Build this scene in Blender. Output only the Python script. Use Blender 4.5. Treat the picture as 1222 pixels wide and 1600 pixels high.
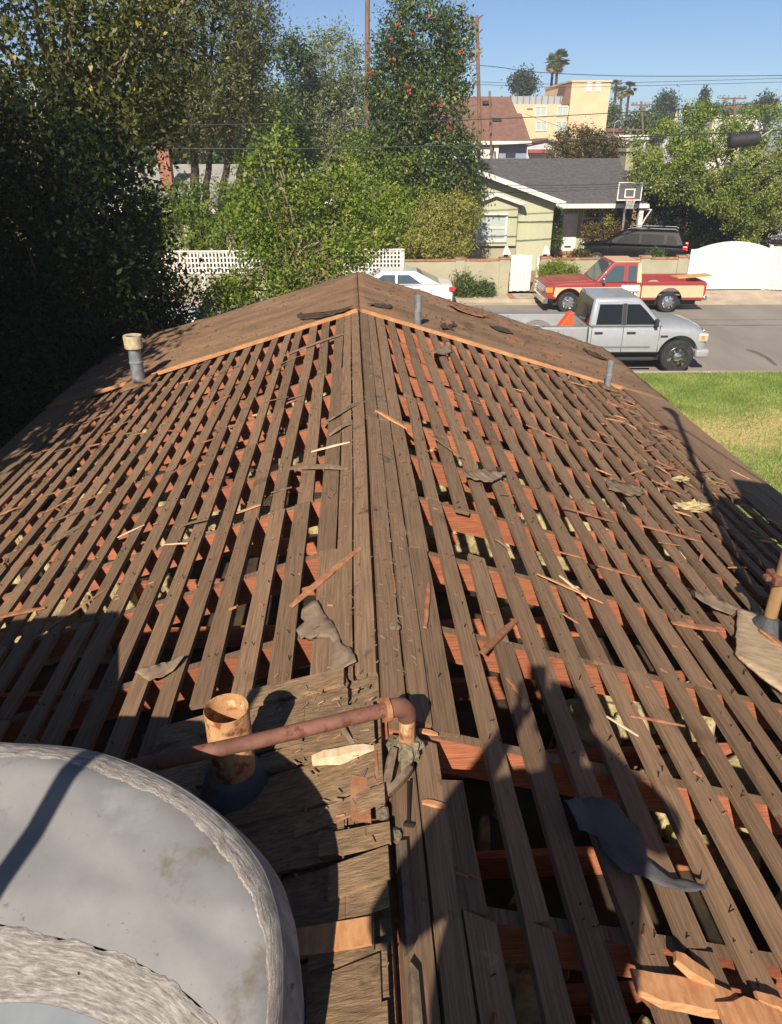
import bpy, bmesh, math, random
import numpy as np
from mathutils import Vector, Matrix
R = math.radians
for o in list(bpy.data.objects): bpy.data.objects.remove(o)
scene = bpy.context.scene
COL = scene.collection

# ------------------------------------------------------------------ camera
F_PX, CXP, CYP = 1155.0, 611.0, 800.0
TH, YAW = R(26.56), R(2.84)
CAM = Vector((0, 0, 5.65))
cf = Vector((math.sin(YAW)*math.cos(TH), math.cos(YAW)*math.cos(TH), -math.sin(TH)))
cr = Vector((math.cos(YAW), -math.sin(YAW), 0))
cu = cr.cross(cf)
cd = bpy.data.cameras.new('camera'); cam = bpy.data.objects.new('camera', cd); COL.objects.link(cam)
cd.sensor_fit = 'VERTICAL'; cd.sensor_height = 36; cd.lens = F_PX/1600*36
cd.clip_start = 0.02; cd.clip_end = 3000
M = Matrix((cr, cu, -cf)).transposed().to_4x4(); M.translation = CAM
cam.matrix_world = M
scene.camera = cam

# ------------------------------------------------------------------ sky, sun, exposure
SUN_EL, SUN_AZ = R(37.9), R(17.2)          # light travels towards +Y and a little +X
world = bpy.data.worlds.new('World'); scene.world = world; world.use_nodes = True
wn = world.node_tree.nodes; wl = world.node_tree.links
sky = wn.new('ShaderNodeTexSky'); sky.sky_type = 'NISHITA'; sky.sun_disc = False
sky.sun_elevation = SUN_EL; sky.sun_rotation = SUN_AZ + math.pi
sky.altitude = 100; sky.air_density = 0.7; sky.dust_density = 0.3; sky.ozone_density = 4.0
bg = wn['Background']; bg.inputs['Strength'].default_value = 0.066
wl.new(sky.outputs[0], bg.inputs[0])
sl = bpy.data.lights.new('sun', 'SUN'); sl.energy = 5.0; sl.angle = R(0.53); sl.color = (1.0, 0.90, 0.76)
so = bpy.data.objects.new('sun', sl); COL.objects.link(so)
SD = Vector((math.sin(SUN_AZ)*math.cos(SUN_EL), math.cos(SUN_AZ)*math.cos(SUN_EL), -math.sin(SUN_EL)))
so.rotation_euler = SD.to_track_quat('-Z', 'Y').to_euler()
so.location = (-6, -18, 22)
vs = scene.view_settings
vs.view_transform = 'Standard'; vs.look = 'None'; vs.exposure = 0.70; vs.gamma = 1.0; vs.use_curve_mapping = False
scene.render.engine = 'CYCLES'

# ------------------------------------------------------------------ helpers
def ray(px, py): return cf*F_PX + cr*(px-CXP) + cu*(CYP-py)
def at(px, py, Y):                      # point seen at a pixel, at depth Y
    d = ray(px, py); return CAM + d*(Y/d.y)
def onz(px, py, z=0.0):
    d = ray(px, py); return CAM + d*((z-CAM.z)/d.z)

def empty(name, loc=(0, 0, 0), rz=0.0):
    o = bpy.data.objects.new(name, None); COL.objects.link(o)
    o.location = loc; o.rotation_euler = (0, 0, rz); o.empty_display_size = 0.2
    return o
def tag(o, label=None, cat=None, group=None, kind=None):
    if label: o['label'] = label
    if cat: o['category'] = cat
    if group: o['group'] = group
    if kind: o['kind'] = kind
    return o
def link(name, me, mat=None, parent=None):
    if mat is not None and not me.materials:
        for m in (mat if isinstance(mat, (list, tuple)) else [mat]): me.materials.append(m)
    o = bpy.data.objects.new(name, me); COL.objects.link(o)
    if parent is not None: o.parent = parent
    return o
def mesh(name, vs_, fs, mat=None, parent=None, smooth=False):
    me = bpy.data.meshes.new(name); me.from_pydata([tuple(v) for v in vs_], [], fs); me.update()
    if smooth: me.polygons.foreach_set('use_smooth', [True]*len(me.polygons))
    return link(name, me, mat, parent)
def fast_mesh(name, V, Fq, mat=None, parent=None, tint=None, smooth=False):
    me = bpy.data.meshes.new(name); n = len(V); m = len(Fq); k = Fq.shape[1]
    me.vertices.add(n); me.vertices.foreach_set('co', V.astype(np.float32).ravel())
    me.loops.add(m*k); me.loops.foreach_set('vertex_index', Fq.astype(np.int32).ravel())
    me.polygons.add(m); me.polygons.foreach_set('loop_start', np.arange(0, m*k, k, dtype=np.int32))
    if smooth: me.polygons.foreach_set('use_smooth', np.ones(m, bool))
    me.update(calc_edges=True)
    if tint is not None:
        a = me.attributes.new('tint', 'FLOAT', 'FACE'); a.data.foreach_set('value', tint.astype(np.float32))
    return link(name, me, mat, parent)
class MB:                               # mesh collector -> ONE mesh object
    def __init__(s): s.v = []; s.f = []
    def add(s, vs_, fs):
        b = len(s.v); s.v += [tuple(v) for v in vs_]; s.f += [tuple(i+b for i in f) for f in fs]; return s
    def box(s, a, b):
        (x0, y0, z0), (x1, y1, z1) = a, b
        return s.add([(x0,y0,z0),(x1,y0,z0),(x1,y1,z0),(x0,y1,z0),(x0,y0,z1),(x1,y0,z1),(x1,y1,z1),(x0,y1,z1)],
                     [(0,3,2,1),(4,5,6,7),(0,1,5,4),(1,2,6,5),(2,3,7,6),(3,0,4,7)])
    def tube(s, pts, rad, n=10, caps=True):
        pts = [Vector(p) for p in pts]; rad = rad if isinstance(rad, (list, tuple)) else [rad]*len(pts)
        b = len(s.v); N = len(pts); up = None
        for i, p in enumerate(pts):
            t = (pts[min(i+1, N-1)]-pts[max(i-1, 0)]).normalized()
            if up is None:
                up = Vector((0, 0, 1)) if abs(t.z) < .9 else Vector((1, 0, 0))
            a = t.cross(up).normalized(); c = a.cross(t).normalized(); up = c
            for j in range(n):
                q = 2*math.pi*j/n; s.v.append(tuple(p+(a*math.cos(q)+c*math.sin(q))*rad[i]))
        for i in range(N-1):
            for j in range(n):
                k = (j+1) % n
                s.f.append((b+i*n+j, b+i*n+k, b+(i+1)*n+k, b+(i+1)*n+j))
        if caps:
            s.f.append(tuple(b+j for j in reversed(range(n)))); s.f.append(tuple(b+(N-1)*n+j for j in range(n)))
        return s
    def lathe(s, prof, c=(0, 0, 0), n=24, axis='Z'):
        b = len(s.v); m = len(prof)
        for j in range(n):
            q = 2*math.pi*j/n
            for r, h in prof:
                x, y = r*math.cos(q), r*math.sin(q)
                p = (x, y, h) if axis == 'Z' else ((x, h, y) if axis == 'Y' else (h, x, y))
                s.v.append((c[0]+p[0], c[1]+p[1], c[2]+p[2]))
        for j in range(n):
            k = (j+1) % n
            for i in range(m-1): s.f.append((b+j*m+i, b+k*m+i, b+k*m+i+1, b+j*m+i+1))
        return s
    def prism(s, poly, y0, y1):         # polygon in (x, z), extruded along y
        n = len(poly); b = len(s.v)
        s.v += [(x, y0, z) for x, z in poly]+[(x, y1, z) for x, z in poly]
        s.f.append(tuple(b+i for i in range(n))); s.f.append(tuple(b+n+i for i in reversed(range(n))))
        for i in range(n):
            j = (i+1) % n; s.f.append((b+i, b+n+i, b+n+j, b+j))
        return s
    def build(s, name, mat, parent=None, smooth=False, bevel=0, seg=2):
        me = bpy.data.meshes.new(name); me.from_pydata(s.v, [], s.f); me.update()
        bm = bmesh.new(); bm.from_mesh(me); bmesh.ops.recalc_face_normals(bm, faces=bm.faces); bm.to_mesh(me); bm.free()
        if smooth: me.polygons.foreach_set('use_smooth', [True]*len(me.polygons))
        o = link(name, me, mat, parent)
        if bevel:
            b = o.modifiers.new('bevel', 'BEVEL'); b.width = bevel; b.segments = seg; b.limit_method = 'ANGLE'; b.angle_limit = R(35)
        return o
def auto_smooth(o, ang=35):
    me = o.data; me.polygons.foreach_set('use_smooth', [True]*len(me.polygons))
    try: me.set_sharp_from_angle(angle=R(ang))
    except Exception: pass
    return o

# ------------------------------------------------------------------ materials
ALB = .77                                   # picture colours to surface albedo
def srgb(r, g, b):
    f = lambda c: (c/255/12.92 if c/255 <= .04045 else ((c/255+.055)/1.055)**2.4)
    return (f(r)*ALB, f(g)*ALB, f(b)*ALB)
def nodes(name):
    m = bpy.data.materials.new(name); m.use_nodes = True
    return m, m.node_tree.nodes, m.node_tree.links, m.node_tree.nodes['Principled BSDF']
def pmat(name, c1, c2, scale=5, stretch=(1, 1, 1), rough=.85, bump=0., bscale=None, spots=None, rnd=.0, metal=0., world=True, spec=.3, contrast=(.35, .65), detail=6):
    """two-tone noise; spots = (colour, scale, threshold); rnd = brightness change per object"""
    m, N, L, B = nodes(name)
    g = N.new('ShaderNodeNewGeometry' if world else 'ShaderNodeTexCoord')
    src = g.outputs['Position' if world else 'Object']
    mp = N.new('ShaderNodeMapping'); mp.inputs['Scale'].default_value = stretch; L.new(src, mp.inputs['Vector'])
    n = N.new('ShaderNodeTexNoise'); n.inputs['Scale'].default_value = scale; n.inputs['Detail'].default_value = detail; n.inputs['Roughness'].default_value = .62
    L.new(mp.outputs[0], n.inputs['Vector'])
    r = N.new('ShaderNodeValToRGB'); L.new(n.outputs['Fac'], r.inputs[0])
    r.color_ramp.elements[0].position = contrast[0]; r.color_ramp.elements[1].position = contrast[1]
    r.color_ramp.elements[0].color = (*c1, 1); r.color_ramp.elements[1].color = (*c2, 1)
    out = r.outputs[0]
    for sp in (spots if isinstance(spots, list) else ([spots] if spots else [])):
        c3, s3, th = sp[:3]
        n3 = N.new('ShaderNodeTexNoise'); n3.inputs['Scale'].default_value = s3; n3.inputs['Detail'].default_value = 5; n3.inputs['Roughness'].default_value = .65
        L.new(mp.outputs[0] if len(sp) > 3 else src, n3.inputs['Vector'])
        mr = N.new('ShaderNodeMapRange'); mr.inputs[1].default_value = th; mr.inputs[2].default_value = th+.09; L.new(n3.outputs['Fac'], mr.inputs[0])
        mx = N.new('ShaderNodeMix'); mx.data_type = 'RGBA'; L.new(mr.outputs[0], mx.inputs['Factor']); L.new(out, mx.inputs['A']); mx.inputs['B'].default_value = (*c3, 1)
        out = mx.outputs['Result']
    if rnd:
        oi = N.new('ShaderNodeObjectInfo'); mr = N.new('ShaderNodeMapRange'); L.new(oi.outputs['Random'], mr.inputs[0])
        mr.inputs[3].default_value = 1-rnd; mr.inputs[4].default_value = 1+rnd
        h = N.new('ShaderNodeHueSaturation'); L.new(mr.outputs[0], h.inputs['Value']); L.new(out, h.inputs['Color']); out = h.outputs[0]
    L.new(out, B.inputs['Base Color'])
    B.inputs['Roughness'].default_value = rough; B.inputs['Metallic'].default_value = metal; B.inputs['Specular IOR Level'].default_value = spec
    if bump:
        nb = N.new('ShaderNodeTexNoise'); nb.inputs['Scale'].default_value = bscale or scale*3; nb.inputs['Detail'].default_value = 8; nb.inputs['Roughness'].default_value = .7
        L.new(mp.outputs[0], nb.inputs['Vector'])
        b = N.new('ShaderNodeBump'); b.inputs['Strength'].default_value = 1.0; b.inputs['Distance'].default_value = bump
        L.new(nb.outputs['Fac'], b.inputs['Height']); L.new(b.outputs[0], B.inputs['Normal'])
    return m
def plain(name, c, rough=.5, metal=0., coat=0., spec=.5, alpha=1., emit=0.):
    m, N, L, B = nodes(name)
    B.inputs['Base Color'].default_value = (*c, 1); B.inputs['Roughness'].default_value = rough; B.inputs['Metallic'].default_value = metal
    B.inputs['Coat Weight'].default_value = coat; B.inputs['Specular IOR Level'].default_value = spec
    n = N.new('ShaderNodeTexNoise'); n.inputs['Scale'].default_value = 6; n.inputs['Detail'].default_value = 4
    g = N.new('ShaderNodeNewGeometry'); L.new(g.outputs['Position'], n.inputs['Vector'])
    mr = N.new('ShaderNodeMapRange'); mr.inputs[3].default_value = .86; mr.inputs[4].default_value = 1.12; L.new(n.outputs['Fac'], mr.inputs[0])
    h = N.new('ShaderNodeHueSaturation'); h.inputs['Color'].default_value = (*c, 1); L.new(mr.outputs[0], h.inputs['Value']); L.new(h.outputs[0], B.inputs['Base Color'])
    return m
def leaf_mat(name, c1, c2, c3=None, trans=.35, rough=.5, spec=.35):
    m, N, L, B = nodes(name)
    a = N.new('ShaderNodeAttribute'); a.attribute_name = 'tint'
    r = N.new('ShaderNodeValToRGB'); L.new(a.outputs['Fac'], r.inputs[0])
    r.color_ramp.elements[0].color = (*c1, 1); r.color_ramp.elements[1].color = (*c2, 1); r.color_ramp.elements[1].position = .85
    if c3:
        e = r.color_ramp.elements.new(1.0); e.color = (*c3, 1)
    L.new(r.outputs[0], B.inputs['Base Color']); B.inputs['Roughness'].default_value = rough; B.inputs['Specular IOR Level'].default_value = spec
    t = N.new('ShaderNodeBsdfTranslucent'); L.new(r.outputs[0], t.inputs['Color'])
    mx = N.new('ShaderNodeMixShader'); mx.inputs[0].default_value = trans
    L.new(B.outputs[0], mx.inputs[1]); L.new(t.outputs[0], mx.inputs[2]); L.new(mx.outputs[0], N['Material Output'].inputs[0])
    return m
MAT = {}
MAT['board'] = pmat('weathered_board', srgb(116, 92, 71), srgb(154, 124, 97), 5, (34, .9, 34), .9, .004, 9, [(srgb(166, 114, 80), 2.6, .66), (srgb(92, 74, 59), 4, .60, 1), (srgb(98, 80, 64), 2.2, .62), (srgb(176, 154, 128), 3.3, .68)], rnd=.22)
MAT['ridge_wood'] = pmat('ridge_board_wood', srgb(116, 92, 71), srgb(154, 124, 97), 5, (30, .8, 30), .9, .003, 9, [(srgb(80, 68, 58), 6, .6), (srgb(156, 116, 84), 3.1, .68)], rnd=.12)
MAT['rafter'] = pmat('rafter_wood', srgb(148, 84, 57), srgb(188, 120, 86), 6, (1.5, 10, 22), .8, .002, 7, (srgb(126, 68, 46), 1.7, .60), rnd=.25)
MAT['felt'] = pmat('old_roofing_felt', srgb(126, 98, 74), srgb(164, 130, 100), 1.3, (1, 2.2, 1), .95, .012, 26, [(srgb(106, 82, 62), 38, .60), (srgb(178, 118, 74), 1.1, .60), (srgb(96, 76, 60), 2.4, .59), (srgb(150, 128, 106), 16, .66)])
MAT['fresh'] = pmat('fresh_split_wood', srgb(186, 126, 82), srgb(212, 160, 114), 8, (2, 2, 20), .75, .001)
MAT['fresh_red'] = pmat('reddish_split_wood', srgb(142, 92, 66), srgb(180, 128, 94), 8, (3, 3, 3), .8, .001, rnd=.2)
MAT['grey_wood'] = pmat('grey_lath_wood', srgb(104, 88, 72), srgb(142, 122, 100), 8, (4, 4, 4), .9, .001, rnd=.2)
MAT['pale_wood'] = pmat('pale_split_wood', srgb(210, 180, 140), srgb(236, 214, 180), 12, (4, 1, 4), .8, .001)
MAT['scrap'] = pmat('torn_felt_paper', srgb(122, 104, 86), srgb(150, 130, 108), 9, (1, 1, 1), .9, .002, rnd=.1)
MAT['dark_scrap'] = pmat('dark_felt_paper', srgb(70, 70, 74), srgb(92, 90, 92), 7, (1, 1, 1), .85, .001)
MAT['black_felt'] = pmat('black_felt_paper', srgb(56, 46, 40), srgb(92, 76, 62), 12, (1, 1, 1), .9, .002)
MAT['insul'] = pmat('yellow_insulation', srgb(180, 160, 110), srgb(222, 204, 156), 16, (1, 1, 1), .95, .02, 40, (srgb(128, 108, 74), 6, .58))
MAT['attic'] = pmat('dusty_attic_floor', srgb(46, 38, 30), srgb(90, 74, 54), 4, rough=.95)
MAT['ply'] = pmat('weathered_plywood', srgb(164, 140, 112), srgb(198, 174, 142), 5, (2, 8, 2), .9, .002, spots=(srgb(140, 118, 94), 4, .62))
MAT['shake'] = pmat('old_wood_shake', srgb(116, 94, 72), srgb(166, 136, 104), 7, (2, 16, 8), .92, .005, 12, [(srgb(84, 70, 58), 5, .6), (srgb(190, 144, 100), 4, .66)], rnd=.2)
MAT['nail'] = plain('rusty_nail', (.035, .022, .016), .6, .5)
MAT['galv'] = pmat('galvanised_pipe', srgb(120, 124, 130), srgb(168, 172, 176), 14, rough=.55, metal=.35, spots=(srgb(104, 94, 84), 7, .62))
MAT['cap_paint'] = pmat('yellowed_cement_cap', srgb(176, 160, 124), srgb(214, 200, 164), 18, rough=.9, bump=.002)
MAT['rust_flue'] = pmat('rusty_flue', srgb(168, 118, 78), srgb(206, 164, 118), 14, (1, 1, .6), .9, .003, 60, [(srgb(142, 80, 48), 30, .53), (srgb(112, 70, 48), 12, .56), (srgb(220, 188, 142), 20, .60)])
MAT['pink_pipe'] = pmat('red_primed_pipe', srgb(106, 70, 58), srgb(142, 98, 82), 9, (1, 1, 1), .75, .0015, 70, [(srgb(104, 60, 42), 26, .55), (srgb(160, 104, 74), 12, .64)])
MAT['lead'] = pmat('dark_flashing', srgb(58, 62, 66), srgb(96, 98, 100), 8, rough=.6, bump=.004)
MAT['plaster'] = pmat('crumbled_mastic', srgb(110, 100, 84), srgb(160, 146, 120), 22, rough=.95, bump=.01)
MAT['stucco'] = pmat('cream_stucco', srgb(190, 180, 158), srgb(206, 198, 176), 30, rough=.95, bump=.004)
# ------------------------------------------------------------------ ground, street, yards
rnd = random.Random(7)
MAT['dirt'] = pmat('dry_ground', srgb(120, 104, 80), srgb(150, 132, 104), .5, rough=.95, spots=(srgb(92, 96, 58), .25, .55))
MAT['asphalt'] = pmat('worn_asphalt', srgb(140, 132, 125), srgb(158, 150, 142), .6, (1, .35, 1), .92, .003, 120, [(srgb(84, 80, 78), .45, .68), (srgb(150, 144, 136), 1.3, .7), (srgb(100, 96, 92), 60, .6)])
MAT['concrete'] = pmat('old_concrete', srgb(172, 156, 136), srgb(200, 184, 162), 1.2, rough=.92, bump=.002, bscale=60, spots=(srgb(146, 130, 112), .9, .6))
MAT['lawn'] = pmat('lawn_soil_and_thatch', srgb(124, 136, 74), srgb(160, 158, 100), 2.0, rough=.95, bump=.02, bscale=30)
MAT['yard'] = pmat('yard_soil', srgb(140, 112, 84), srgb(176, 146, 112), .8, rough=.95, spots=(srgb(84, 104, 44), .5, .56))
_m = MAT['lawn']; _N, _L = _m.node_tree.nodes, _m.node_tree.links; _B = _N['Principled BSDF']; _src = _B.inputs['Base Color'].links[0].from_socket
_g = _N.new('ShaderNodeNewGeometry'); _x = _N.new('ShaderNodeSeparateXYZ'); _L.new(_g.outputs['Position'], _x.inputs[0])
_n = _N.new('ShaderNodeTexNoise'); _n.inputs['Scale'].default_value = 1.6; _n.inputs['Detail'].default_value = 6; _L.new(_g.outputs['Position'], _n.inputs['Vector'])
_a = _N.new('ShaderNodeMath'); _a.operation = 'MULTIPLY_ADD'; _L.new(_n.outputs['Fac'], _a.inputs[0]); _a.inputs[1].default_value = 2.2; _L.new(_x.outputs['Y'], _a.inputs[2])
_s = _N.new('ShaderNodeMath'); _s.operation = 'SUBTRACT'; _L.new(_a.outputs[0], _s.inputs[0]); _s.inputs[1].default_value = 16.0
_ab = _N.new('ShaderNodeMath'); _ab.operation = 'ABSOLUTE'; _L.new(_s.outputs[0], _ab.inputs[0])
_r = _N.new('ShaderNodeMapRange'); _r.inputs[1].default_value = 1.5; _r.inputs[2].default_value = .7; _L.new(_ab.outputs[0], _r.inputs[0])
_mx = _N.new('ShaderNodeMix'); _mx.data_type = 'RGBA'; _L.new(_r.outputs[0], _mx.inputs['Factor']); _L.new(_src, _mx.inputs['A']); _mx.inputs['B'].default_value = (*srgb(206, 180, 126), 1); _L.new(_mx.outputs['Result'], _B.inputs['Base Color'])
K = -0.035                                  # the street runs a little askew to the ridge
def sy(x, y): return y + K*(x-9)
def sheet(name, x0, x1, y0, y1, z, mat, skew=True, nx=1):
    V = []; Fq = []
    for i in range(nx+1):
        x = x0+(x1-x0)*i/nx
        V += [(x, sy(x, y0) if skew else y0, z), (x, sy(x, y1) if skew else y1, z)]
    for i in range(nx): Fq.append((2*i, 2*i+2, 2*i+3, 2*i+1))
    o = mesh(name, V, Fq, mat); tag(o, kind='structure'); return o
sheet('ground', -900, 900, -200, 2500, -.12, MAT['dirt'], False)
sheet('street', -120, 160, 19.55, 29.9, -.10, MAT['asphalt'])
sheet('lawn', -60, 80, -30, 19.45, 0.0, MAT['lawn'])
def slab(name, x0, x1, y0, y1, z0, z1, mat):
    m = MB(); m.box((x0, y0, z0), (x1, y1, z1)); m.v = [(x, sy(x, y), z) for x, y, z in m.v]
    return tag(m.build(name, mat), kind='structure')
slab('kerb_near', -60, 80, 19.4, 19.55, -.1, .02, MAT['concrete'])
slab('gutter', -60, 80, 29.45, 29.9, -.1, -.088, MAT['concrete'])
slab('kerb_far', -60, 12.6, 29.9, 30.05, -.1, .04, MAT['concrete'])
slab('sidewalk', -60, 12.6, 30.05, 31.1, -.1, .05, MAT['concrete'])
# driveway apron to the right of the red pickup
m = MB(); m.add([(12.6, 29.3, -.092), (60, 29.3, -.092), (60, 31.4, .16), (12.6, 31.4, .16)], [(0, 1, 2, 3)]); m.v = [(x, sy(x, y), z) for x, y, z in m.v]
tag(m.build('driveway_apron', MAT['concrete']), kind='structure')
# raised yards across the street
V = []; Fq = []
prof = [(31.1, .12), (33, .25), (35, .38), (37.5, .75), (42, .9), (70, 1.2), (140, 1.4), (400, 1.6)]
for x in (-120, 160):
    for y, z in prof: V.append((x, sy(x, y), z))
n = len(prof)
for i in range(n-1): Fq.append((i, n+i, n+i+1, i+1))
tag(mesh('yard_terrain', V, Fq, MAT['yard']), kind='structure')
def yz(y):                                  # height of the far yard at a depth
    for (a, za), (b, zb) in zip(prof, prof[1:]):
        if a <= y <= b: return za+(zb-za)*(y-a)/(b-a)
    return .12 if y < 31.1 else 5
# brick edged paths beyond the wall and before the little gate
tag(mesh('garden_path', [(10.3, 34.2, .36), (11.2, 34.2, .36), (10.9, 38, .83), (10.1, 38, .83)], [(0, 1, 2, 3)], MAT['concrete']), kind='structure')
tag(mesh('drive', [(11.6, 31.4, .19), (19, 31.0, .19), (19, 37.2, .76), (12.3, 37.2, .76)], [(0, 1, 2, 3)], MAT['concrete']), kind='structure')
# grass blades on the lawn in front of the house
MAT['grass'] = leaf_mat('grass_blade', srgb(122, 152, 64), srgb(172, 192, 96), srgb(222, 204, 150), .35, .7)
rg = np.random.default_rng(3)
def grass(name, n, x0, x1, y0, y1, label):
    x = rg.uniform(x0, x1, n); y = rg.uniform(y0, y1, n)
    dry = np.exp(-(((y-14.9-.3*np.sin(x*2.1)-.12*(x-8))/1.05)**2))*np.clip((x-4.0)/1.5, 0, 1)
    dry += .35*np.exp(-(((y-11.9)/1.3)**2))*np.clip((x-4)/2, 0, 1)
    patch = np.sin(x*3.1+1.3*np.sin(y*2.3))*np.sin(y*2.7+1.1*np.sin(x*1.7))
    dry = np.clip(dry+.12*patch, 0, 1); isdry = rg.random(n) < dry*.85
    h = rg.uniform(.03, .075, n)*np.where(isdry, .6, 1); w = rg.uniform(.006, .012, n); a = rg.uniform(0, 6.28, n); ln = rg.uniform(-.04, .04, (n, 2))
    V = np.zeros((n, 3, 3)); V[:, 0] = np.c_[x-w*np.cos(a), y-w*np.sin(a), np.zeros(n)]; V[:, 1] = np.c_[x+w*np.cos(a), y+w*np.sin(a), np.zeros(n)]
    V[:, 2] = np.c_[x+ln[:, 0], y+ln[:, 1], h]
    t = np.where(isdry, rg.uniform(.93, 1.0, n), np.clip(rg.uniform(0, .6, n)+.30*patch+.12, 0, .85))
    o = fast_mesh(name, V.reshape(-1, 3), np.arange(n*3).reshape(n, 3), MAT['grass'], tint=t)
    return tag(o, label, 'grass', kind='stuff')
grass('lawn_grass', 170000, 3.9, 14.0, 7.0, 19.4, 'green lawn grass with a dry straw patch beside the roof')
# skid mark and oil stains are part of the asphalt colour; a darker tar seam lies on the road
tar = pmat('tar_seam', srgb(104, 98, 93), srgb(120, 113, 107), 3, rough=.9)
p = [onz(x, y, -.096) for x, y in [(1165, 547), (1180, 552), (1196, 560), (1210, 571), (1216, 571), (1203, 559), (1186, 550), (1168, 545)]]
tag(mesh('tar_seam', p, [tuple(range(8))], tar), kind='structure')
for yy, ww, dz in ((26.6, .035, 0), (25.7, .05, .0)):          # long joints in the asphalt
    V = []; xs_ = [-40+i*.8 for i in range(121)]
    for i, x in enumerate(xs_): c = sy(x, yy)+.03*math.sin(x*1.7)+.02*math.sin(x*4.1); V += [(x, c-ww*(.6+.4*math.sin(x*2.9)), -.096), (x, c+ww, -.096)]
    tag(mesh('road_joint', V, [(2*i, 2*i+2, 2*i+3, 2*i+1) for i in range(120)], tar), kind='structure')

# ------------------------------------------------------------------ the house being stripped
RX, RZ, P = 0.06, 4.03, 0.31
NL = math.sqrt(1+P*P)
YB, YE, Y0 = 7.95, 10.46, -3.2
UE = 3.52
def RP(s, u, y, h=0.0):
    return Vector((RX+s*(u+h*P/NL), y, RZ-P*u+h/NL))
def roofpt(px, py, h=0.02):
    d = ray(px, py)
    for s in (1, -1):
        t = (RZ+h*NL-CAM.z+P*s*RX)/(d.z+P*s*d.x); p = CAM+d*t
        if (p.x-RX)*s >= 0 and t > 0: return s, (p.x-RX)*s, p.y
    return s, abs(p.x-RX), p.y
house = tag(empty('bungalow', (RX, 3.5, 0)), 'bungalow in the foreground with its roof stripped down to slatted boards', 'house')
def hp(o): o.parent = house; o.matrix_parent_inverse = Matrix.Translation((-RX, -3.5, 0)); return o
# walls
m = MB()
for s in (-1, 1):
    x0, x1 = RX+s*3.05, RX+s*3.2
    m.box((min(x0, x1), Y0+.3, 0), (max(x0, x1), YE-.25, 2.82))
m.box((RX-3.05, YE-.4, 0), (RX+3.05, YE-.25, 2.82)); m.box((RX-3.05, Y0+.3, 0), (RX+3.05, Y0+.45, 2.82))
m.add([(RX-3.0, YE-.3, 2.82), (RX+3.0, YE-.3, 2.82), (RX, YE-.3, 3.78)], [(0, 1, 2)])
hp(m.build('wall', MAT['stucco']))
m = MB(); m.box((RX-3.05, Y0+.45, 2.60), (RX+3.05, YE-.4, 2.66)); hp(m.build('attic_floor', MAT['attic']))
# insulation: lumpy blankets between the joists
def vnoise(x, y, seed=0):
    v = 0
    for k, (f, a) in enumerate([(1.9, .5), (4.3, .3), (9.7, .2), (21, .12)]):
        v = v+a*np.sin(x*f+1.7*np.sin(y*f*.8+seed+k)+seed)*np.cos(y*f*1.1+1.3*np.sin(x*f*.9+2*k+seed))
    return v
xs = np.linspace(-3.0, 3.0, 170); ys = np.linspace(-.5, 10.3, 300); X, Y = np.meshgrid(xs, ys)
Z = 2.70+.09*vnoise(X*1.3, Y*1.3, 1)+.05*rg.random(X.shape)
Z = np.where(vnoise(X, Y, 4) > .30, Z+.10, Z-.35)+.08*np.clip(np.abs(X)-1.2, 0, 1)*0
V = np.c_[(X+RX).ravel(), Y.ravel(), np.clip(Z, 2.3, RZ-P*np.abs(X)-.2).ravel()]; w = len(xs); idx = np.arange(V.shape[0]).reshape(X.shape)
Fq = np.stack([idx[:-1, :-1].ravel(), idx[:-1, 1:].ravel(), idx[1:, 1:].ravel(), idx[1:, :-1].ravel()], 1)
o = fast_mesh('insulation', V, Fq, MAT['insul']); hp(o); o['kind'] = 'stuff'
raf_y = [1.75+.6*n for n in range(-8, 15)]
for y in raf_y:
    m = MB(); m.box((RX-3.05, y-.12, 2.66), (RX+3.05, y-.08, 2.80)); hp(m.build('ceiling_joist', MAT['rafter']))
# roof = the felt covered far end; boards, rafters, nails and shakes are its pieces
def felt_grid():
    V = []; Fq = []; nu, ny = 44, 34
    for s in (-1, 1):
        b = len(V)
        for i in range(nu+1):
            u = -.006+(UE+.026)*i/nu
            for j in range(ny+1):
                yb = YB+(.055 if s < 0 else .02)*u; t = j/ny
                y = yb+(YE-yb+(.17*u if s < 0 else .03*u)+.03*math.sin(u*7+s)+.015*math.sin(u*23))*t
                h = .052+.012*float(vnoise(np.array(u*1.7), np.array(y*1.5), 2+s))+rnd.uniform(-.003, .003)
                if j in (0, ny): h -= .004
                V.append(RP(s, u, y, h))
        for i in range(nu):
            for j in range(ny):
                a = b+i*(ny+1)+j; Fq.append((a, a+1, a+ny+2, a+ny+1) if s < 0 else (a, a+ny+1, a+ny+2, a+1))
    return V, Fq
V, Fq = felt_grid()
roof = mesh('roof', V, Fq, MAT['felt'], smooth=True); hp(roof)
so_ = roof.modifiers.new('thickness', 'SOLIDIFY'); so_.thickness = .03; so_.offset = -1
def rp(o): o.parent = roof; return o
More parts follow.
